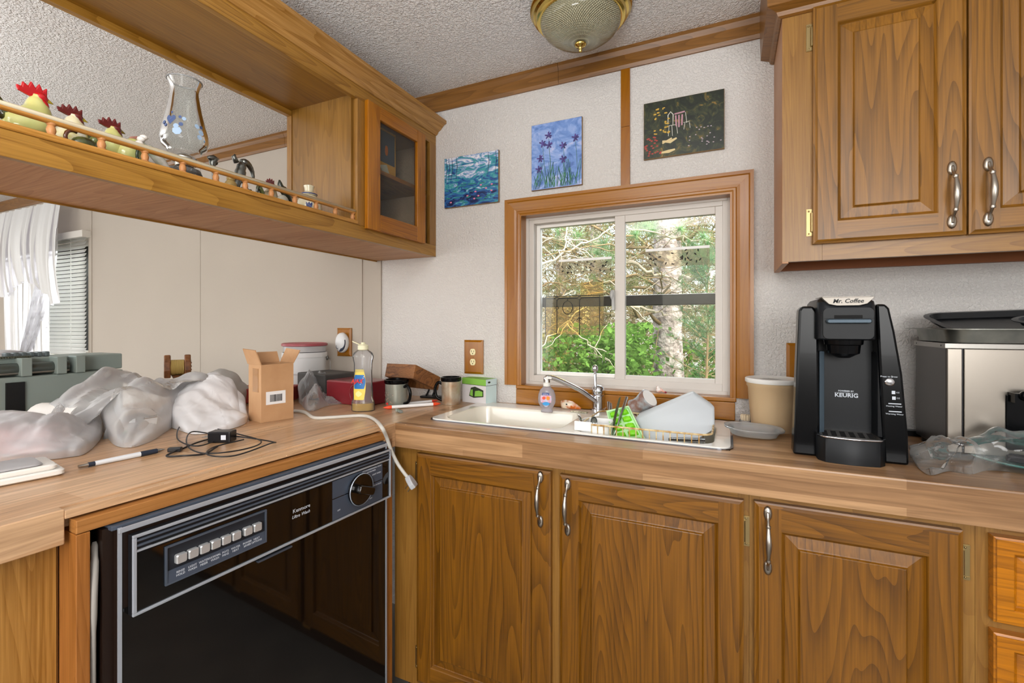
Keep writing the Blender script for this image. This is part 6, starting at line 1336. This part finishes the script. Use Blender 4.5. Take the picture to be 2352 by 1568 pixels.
for da, py, s_, m in ((-.62, 275, .003, BLU), (-.20, 285, .004, BLU), (-.02, 288, .005, LBL2), (-.15, 302, .005, BLU), (-.85, 305, .004, BLU), (-.35, 307, .006, LBL2), (.55, 298, .006, LBL2), (.72, 310, .007, LBL2), (.62, 322, .006, LBL2), (-.30, 318, .010, LBL2), (-1.0, 298, .005, BLU), (.80, 296, .004, BLU)):
    decal(dot, face_a + da, zz_(py), s_, m, 'blue_dab')
# pewter figures, tan ball, small ones, jar
PEW = mat('pewter_dark', '6E706C', .28, .9); 
t = thing('pewter_bird', 'dark pewter bird standing right of the glass lamp', 'figurine', (-1.21, shelf(492, -1.21), SZ), R(20)); h = shz(495, 360)
b = MB(); b.tube(bez([(0, -.004, 0), (0, .004, h * .4), (0, -.006, h * .75), (0, -.002, h * .86)], 5), [.016, .015, .013, .011, .009, .008, .007, .006, .006, .006, .007, .008, .009, .010, .011, .010], 12); b.tube([(0, -.022, h * .90), (0, -.004, h * .91), (0, .014, h * .98)], [.003, .011, .003], 10); b.build('body', PEW, t, smooth=True)
t = thing('pewter_horse', 'pewter rearing horse figure with an arched mane on the shelf', 'figurine', (-1.21, shelf(556, -1.21), SZ), R(15)); h = shz(556, 368)
b = MB(); b.tube(bez([(0, -.018, 0), (0, -.022, h * .3), (0, -.010, h * .55), (0, -.004, h * .78), (0, .002, h * .92)], 5), [.006] * 5 + [.010] * 5 + [.014] * 4 + [.012] * 4 + [.010] * 3, 12); b.tube(bez([(0, .0, h * .95), (0, .018, h * .98), (0, .036, h * .86), (0, .044, h * .62)], 5), [.009, .010, .010, .010, .009, .009, .008, .008, .007, .007, .006, .006, .005, .005, .004, .003], 10); b.tube([(0, -.020, h * .88), (0, -.030, h * 1.0), (0, -.026, h * 1.06)], [.007, .006, .002], 8); b.tube([(0, .0, h * .5), (0, .02, h * .3), (0, .034, h * .34)], [.006, .005, .003], 8); b.tube([(0, -.005, h * .3), (0, .014, h * .12), (0, .022, 0)], [.006, .005, .005], 8); b.ball((0, -.002, .003), .016, .026, .004, 14, 6); b.build('body', PEW, t, smooth=True)
t = thing('tan_owl', 'small round tan ceramic owl between the pewter figures', 'figurine', (-1.16, shelf(530, -1.16), SZ)); MB().ball((0, 0, .016), .014, .015, .016, 16, 10).ball((0, .0, .034), .010, .010, .009, 12, 8).build('body', mat('glaze_tan', 'B39A62', .4, vary=('8E7440', 50)), t, smooth=True)
rooster(614, 410, 'small speckled ceramic rooster with a reddish comb right of the pewter horse', mat('glaze_speckle', 'A8A088', .2, coat=.4, vary=('6E5A34', 60)), MRN, BKY, None, OLV, k=.9)
t = thing('dark_bird_figurine', 'dark green and white bird figurine with a pointed crest left of the painted jar', 'figurine', (-1.19, shelf(652, -1.19), SZ), R(10)); h = shz(640, 412, -1.19)
b = MB(); b.tube(bez([(0, -.018, h * .98), (0, -.012, h * .75), (0, .004, h * .62), (0, .022, h * .34), (0, .030, .002)], 5), [.002, .004, .006, .007, .008, .009, .010, .011, .012, .012, .012, .012, .011, .011, .010, .009, .008, .007, .006, .006, .006], 12); b.build('body', mat('glaze_black_green', '23281F', .2, coat=.5), t, smooth=True); MB().ball((.0, -.004, h * .25), .014, .020, h * .25, 14, 8).build('white_belly', mat('glaze_grey_white', 'B9B6A8', .3), t, smooth=True)
jx, jy = -1.21, shelf(710, -1.21); t = thing('painted_jar', 'cream ceramic jar with a blue tulip at the right end of the shelf', 'jar', (jx, jy, SZ)); h = shz(706, 424); JM = mat('jar_cream', 'DAD3BC', .2, coat=.4, vary=('BDB392', 30, .2))
MB().lathe([(.026, 0), (.034, .006), (.039, h * .25), (.037, h * .45), (.026, h * .62), (.019, h * .68)], seg=30, cap0=True, cap1=True).build('jar_body', JM, t, smooth='auto')
MB().lathe([(.023, h * .68), (.024, h * .71), (.016, h * .77), (.013, h * .80), (.014, h * .90), (.016, h * .97), (.010, h), (.0001, h)], seg=26, cap0=True).build('lid', JM, t, smooth='auto')
MB().lathe([(.0245, h * .695), (.0252, h * .71), (.0245, h * .725)], seg=26).build('blue_band', mat('cobalt', '26356E', .3), t.children[1], smooth=True)
fa = math.atan2(-D - jy, -jx); b = MB()
def jar(a, z): return (.0402 * math.cos(fa + a), .0402 * math.sin(fa + a), z)
b.poly([jar(u * .26, h * .30 + v * .0105) for u, v in ((0, -1), (.7, -.5), (.9, .4), (.85, 1), (.35, .5), (0, 1.0), (-.35, .5), (-.85, 1), (-.9, .4), (-.7, -.5))]); b.build('tulip', mat('cobalt'), t.children[0], solid=.0005)
# inside the glazed cabinet
xb = -1.175; ya, yc = onx(866, 330, xb)[0], onx(907, 330, xb)[0]; zb = onx(880, 296, xb)[1] - 1.7725
t = thing('picture_book', 'blue board with a yellow border standing inside the glazed cabinet', 'book', (xb, (ya + yc) / 2, 1.7725)); hw = (yc - ya) / 2
MB().box(-.004, .004, -hw, hw, 0, zb).build('yellow_board', mat('book_yellow', 'D8B45A', .5), t, bevel=.001); MB().box(.0042, .0048, -hw + .005, hw - .007, zb * .27, zb - .009).build('blue_face', mat('book_blue', '3C5E86', .5), t.children[0])
MB().ball((.0049, -.004, zb * .55), .0005, .009, .020, 12, 8).build('orange_shape', mat('book_orange', 'C97A3A', .5), t.children[0])
t = thing('small_card', 'small pale blue card leaning before the blue book in the glazed cabinet', 'card', (xb + .018, onx(886, 385, xb + .018)[0], 1.7725), R(-15)); MB().box(-.001, .001, -.016, .016, 0, .034).build('card_face', mat('card_blue', 'B9CFD8', .5), t, rot=(R(14), R(-8), 0))
t = thing('small_pink_ornament', 'small pale ornament at the bottom of the glazed cabinet', 'ornament', (-1.19, -.26, 1.5455)); MB().lathe([(.014, 0), (.016, .008), (.010, .018), (.013, .026), (.004, .034), (.0001, .035)], seg=14, cap0=True).build('body', mat('dusty_pink', 'B89A92', .5), t, smooth=True)

# ================================================================== outside: pines and undergrowth
GROUND = mat('forest_floor', '6A5E3E', .95, vary=('55682E', 2.5, .2))
struct(MB().grid(30, 30, lambda u, v: (-14 + u * 20, .3 + v * 18, -.75 + .25 * noise.noise(Vector((u * 7, v * 7, 0)))) ).build('ground', GROUND, smooth=True))
def leafmat(name, c, c2):
    if name in MATS: return MATS[name]
    m = bpy.data.materials.new(name); m.use_nodes = True; MATS[name] = m; n = m.node_tree.nodes; L = m.node_tree.links; n.remove(n['Principled BSDF'])
    df = n.new('ShaderNodeBsdfDiffuse'); tl = n.new('ShaderNodeBsdfTranslucent'); mx = n.new('ShaderNodeMixShader'); mx.inputs[0].default_value = .4
    tc = n.new('ShaderNodeTexCoord'); nz = n.new('ShaderNodeTexNoise'); nz.inputs['Scale'].default_value = 9; L.new(tc.outputs['Object'], nz.inputs['Vector'])
    hs = n.new('ShaderNodeHueSaturation'); hs.inputs['Color'].default_value = lin(c); mr = n.new('ShaderNodeMapRange'); mr.inputs[1].default_value = .3; mr.inputs[2].default_value = .7; mr.inputs[3].default_value = .45; mr.inputs[4].default_value = 1.35
    L.new(nz.outputs['Fac'], mr.inputs[0]); L.new(mr.outputs[0], hs.inputs['Value']); L.new(hs.outputs[0], df.inputs[0]); L.new(hs.outputs[0], tl.inputs[0])
    L.new(df.outputs[0], mx.inputs[1]); L.new(tl.outputs[0], mx.inputs[2]); L.new(mx.outputs[0], n['Material Output'].inputs[0]); return m
BARK = mat('pine_bark', 'BFB4AE', .95, vary=('7A6E68', 16, .12), bump=(22, .9, .05)); TWIG = mat('dead_twig', '98835F', .9, vary=('6A5840', 9)); TWIG2 = mat('pale_twig', 'B8AC98', .85)
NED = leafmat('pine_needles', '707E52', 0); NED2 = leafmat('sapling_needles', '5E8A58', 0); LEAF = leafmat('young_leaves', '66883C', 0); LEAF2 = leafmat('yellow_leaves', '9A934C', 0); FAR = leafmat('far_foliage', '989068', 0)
def needles(b, p, rnd, n, l, spread=1.0, dirv=None, w_=.0016):
    for _ in range(n):
        d = Vector((rnd.gauss(0, 1), rnd.gauss(0, 1), rnd.gauss(0, 1) + .2)).normalized()
        if dirv is not None: d = (d * spread + dirv).normalized()
        s = d.orthogonal().normalized() * w_; q = Vector(p) + d * l * rnd.uniform(.6, 1.1)
        k = len(b.v); b.v += [tuple(Vector(p) - s), tuple(Vector(p) + s), tuple(q)]; b.f.append((k, k + 1, k + 2)); b.m.append(0)
def wig(p0, p1, rnd, amp, n=7, sag=0):
    p0, p1 = Vector(p0), Vector(p1); out = []
    for i in range(n + 1):
        u = i / n; p = p0.lerp(p1, u) + Vector([rnd.uniform(-amp, amp) for _ in range(3)]) * (u > 0); p.z -= sag * u * u; out.append(p)
    return out
def pine(name_lab, x, y, r, h, seed, branches, nd, top=0, cat='tree', group=None, zlo=.4, zhi=3.2, blen=1.1, nl=.10, cl=5):
    rnd = random.Random(seed); t = thing('pine_tree', name_lab, cat, (x, y, -.75), 0, group)
    b = MB(); P = wig((0, 0, 0), (rnd.uniform(-.1, .1), 0, h), rnd, r * .12, 14); b.tube(P, [r * (1.25 - .7 * i / 14) for i in range(15)], 14); b.build('trunk', BARK, t, smooth=True)
    tw = MB(); ne = MB()
    for k in range(branches):
        z = rnd.uniform(zlo, zhi) + .75; a = rnd.uniform(0, 6.28); L_ = blen * rnd.uniform(.5, 1.2)
        e = Vector((math.cos(a) * L_, math.sin(a) * L_, z + rnd.uniform(-.1, .5) * L_)); P = wig((0, 0, z), e, rnd, .05, 7, .1); tw.tube(P, [.020 * (1 - i / 8.5) * (.5 + rnd.random() * .5) + .002 for i in range(8)], 5)
        for i in range(2, 8):
            for _ in range(2):
                q = P[i] + Vector((rnd.uniform(-1, 1), rnd.uniform(-1, 1), rnd.uniform(-.4, .5))) * .28 * L_; S_ = wig(P[i], q, rnd, .02, 4); tw.tube(S_, [.005, .004, .0035, .003, .002], 3)
                if nd and (i > 3 or rnd.random() < .4):
                    for c in range(cl): needles(ne, S_[-1].lerp(P[i], c / cl * .6), rnd, nd, nl, 1.0, (q - P[i]).normalized() * .5)
    tw.build('branches', TWIG, t, smooth=True)
    if nd: ne.build('needles', NED, t)
    return t
pine('tall pine with pale flaky bark and bare branches behind the right window pane', -.45, 2.5, .115, 6.5, 3, 20, 5, zlo=.9, zhi=3.4, blen=1.3)
for i, (x, y, r, lab) in enumerate(((-1.55, 4.2, .07, 'slender pine trunk behind the left window pane'), (-2.4, 3.4, .06, 'thin pine at the far left of the window view'), (.5, 4.6, .09, 'pine standing right of the nearest trunk outside'), (-1.0, 6.5, .10, 'distant pine between the two panes'), (-2.9, 6.8, .10, 'distant pine trunk toward the left outside'), (-.1, 8.0, .10, 'most distant pine behind the right pane'))):
    pine(lab, x, y, r, 8, 20 + i, 22, 10, group=None, zlo=.3, zhi=4.0, blen=1.4)
# pale dead branches close to the glass
t = thing('dead_branch', 'pale curving dead pine branches crossing the upper window view', 'branch', (0, 0, 0)); rnd = random.Random(77); b = MB()
for (a, c, rr0) in (((1235, 612, 1.3), (1410, 522, 1.5), .012), ((1300, 510, 1.3), (1285, 620, 1.2), .007), ((1235, 540, 1.5), (1400, 560, 1.6), .010), ((1434, 602, 1.9), (1540, 640, 2.35), .020), ((1560, 640, 2.3), (1640, 632, 1.6), .018), ((1434, 520, 1.7), (1640, 560, 1.9), .010), ((1440, 696, 1.9), (1540, 722, 2.35), .018), ((1565, 712, 2.3), (1640, 695, 1.9), .014), ((1240, 700, 1.6), (1400, 640, 1.9), .008), ((1240, 800, 1.3), (1345, 700, 1.5), .006), ((1300, 740, 1.4), (1400, 830, 1.6), .006)):
    P = wig(tip(*a), tip(*c), rnd, .02, 9); b.tube(P, [rr0 * .75 * (1 - .05 * i) for i in range(10)], 7)
    for _ in range(5):
        q = rnd.choice(P); S_ = wig(q, q + Vector((rnd.uniform(-.25, .25), rnd.uniform(-.1, .1), rnd.uniform(-.2, .2))), rnd, .012, 5); b.tube(S_, [.004, .004, .003, .003, .002, .002], 4)
b.build('limbs', TWIG2, t, smooth=True)
ne = MB()
for px, py, y in ((1385, 560, 1.5), (1370, 575, 1.5), (1400, 600, 1.6), (1460, 540, 1.7), (1500, 535, 1.8), (1480, 515, 1.8), (1560, 520, 1.8), (1620, 540, 1.8), (1600, 580, 1.9), (1280, 530, 1.5), (1330, 540, 1.6), (1620, 600, 1.9)):
    for _ in range(2): needles(ne, Vector(tip(px + rnd.uniform(-8, 8), py + rnd.uniform(-8, 8), y)), rnd, 70, .14, w_=.0011)
ne.build('needles', leafmat('light_needles', '8DB07E', 0), t)
# brushwood: what nobody could count
rnd = random.Random(5); b = MB()
for _ in range(3600):
    y = rnd.uniform(2.2, 9); cxx = -.30 * y + .0; x = cxx + rnd.uniform(-1, 1) * (.9 + .34 * y); z = rnd.uniform(-.5, .5 + .36 * y + .7)
    if y < 2.8 and abs(x + .45) < .45: continue
    L_ = rnd.uniform(.25, .9); d = Vector((rnd.uniform(-1, 1), rnd.uniform(-.5, .5), rnd.uniform(-.7, .8))).normalized() * L_
    P = wig((x, y, z), Vector((x, y, z)) + d, rnd, .04, 4); r_ = rnd.uniform(.0015, .0045) * (1 + y * .12); b.tube(P, [r_, r_, r_ * .8, r_ * .6, r_ * .4], 3)
tag(b.build('brushwood', TWIG, smooth=False), 'dense tangle of dry twigs filling the woods outside', 'brushwood', kind='stuff')
b = MB()
for _ in range(5200):
    y = rnd.uniform(3.5, 11); x = -.3 * y + rnd.uniform(-1, 1) * (1 + .36 * y); z = rnd.uniform(-.7, 1.0 + .40 * y)
    needles(b, (x, y, z), rnd, 9, .17 + .012 * y, w_=.004 + .0006 * y)
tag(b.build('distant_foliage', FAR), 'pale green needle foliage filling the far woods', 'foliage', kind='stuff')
def shrub(label, cx, cy, z0, z1, rx, seed, m, n, ls, stems=9, name='shrub'):
    rnd = random.Random(seed); t = thing(name, label, 'shrub', (cx, cy, -.75)); st = MB(); lv = MB()
    for _ in range(stems):
        e = Vector((rnd.uniform(-rx, rx), rnd.uniform(-.3, .3), rnd.uniform(z0 + .3, z1) + .75)); P = wig((rnd.uniform(-.1, .1), 0, 0), e, rnd, .04, 7); st.tube(P, [.008, .007, .006, .005, .004, .0035, .003, .002], 4)
    for _ in range(n):
        p = Vector((rnd.gauss(0, rx * .55), rnd.gauss(0, .22), rnd.uniform(z0, z1) + .75)); s_ = ls * rnd.uniform(.6, 1.3)
        a = Vector((rnd.gauss(0, 1), rnd.gauss(0, 1), rnd.gauss(0, .6))).normalized(); c = a.cross(Vector((rnd.gauss(0, 1), rnd.gauss(0, 1), 1))).normalized() * .42
        k = len(lv.v); lv.v += [tuple(p), tuple(p + (a * .45 + c) * s_), tuple(p + a * s_), tuple(p + (a * .45 - c) * s_)]; lv.f.append((k, k + 1, k + 2, k + 3)); lv.m.append(0)
    st.build('stems', TWIG, t); lv.build('leaves', m, t); return t
shrub('bright green leafy bush low behind the left window pane', -1.08, 2.0, .1, 1.12, .42, 1, LEAF, 3000, .042)
shrub('bright green bush behind the mullion of the window', -.86, 1.9, .2, 1.20, .26, 2, leafmat('fresh_green', '6C9244', 0), 2400, .040)
shrub('fresh green maple bush left of the pine trunk', -.60, 1.7, .1, 1.22, .13, 3, leafmat('fresh_green', '6C9244', 0), 2400, .042)
shrub('yellowing undergrowth bush at the far left of the window view', -1.7, 2.8, -.2, 1.15, .5, 4, LEAF2, 3000, .045)
shrub('low green undergrowth behind the pine trunk', -.5, 3.4, -.4, 1.05, 1.1, 5, LEAF, 3500, .055)
# blue-green sapling on the right
t = thing('pine_sapling', 'feathery blue-green pine sapling right of the trunk outside', 'sapling', (-.13, 1.85, -.75)); rnd = random.Random(41); st = MB(); ne = MB()
st.tube(wig((0, 0, 0), (0, 0, 2.45), rnd, .01, 8), [.02 - .002 * i for i in range(9)], 6)
for k in range(90):
    z = rnd.uniform(.9, 2.4); a = rnd.uniform(0, 6.28); L_ = .42 * (1 - (z - .9) / 2.2); e = Vector((math.cos(a) * L_, math.sin(a) * L_, z + .14)); P = wig((0, 0, z), e, rnd, .012, 5); st.tube(P, .003, 3)
    for p in P[1:]: needles(ne, p, rnd, 22, .085, 1.0, (e - Vector((0, 0, z))).normalized() * .4, .0012)
st.build('stem', TWIG, t); ne.build('needles', NED2, t)

# kinds that repeat share a group
GROUPS = {'picture_board': 'painted boards above the window', 'wall_outlet': 'outlets with wooden cover plates', 'fly_strip': 'insect strips on the window panes', 'ceramic_rooster': 'ceramic roosters on the open shelf',
          'shopping_bag': 'plastic bags on the peninsula', 'mug': 'silver mugs beside the sink', 'marker_pen': 'marker pens beside the mugs', 'teaspoon': 'spoons in the utensil holder', 'fork_handle': 'forks in the utensil holder',
          'pine_tree': 'pines outside the window', 'shrub': 'bushes outside the window'}
for o in list(sc.objects):
    k = o.name.split('.')[0]
    if o.parent is None and k in GROUPS: o['group'] = GROUPS[k]
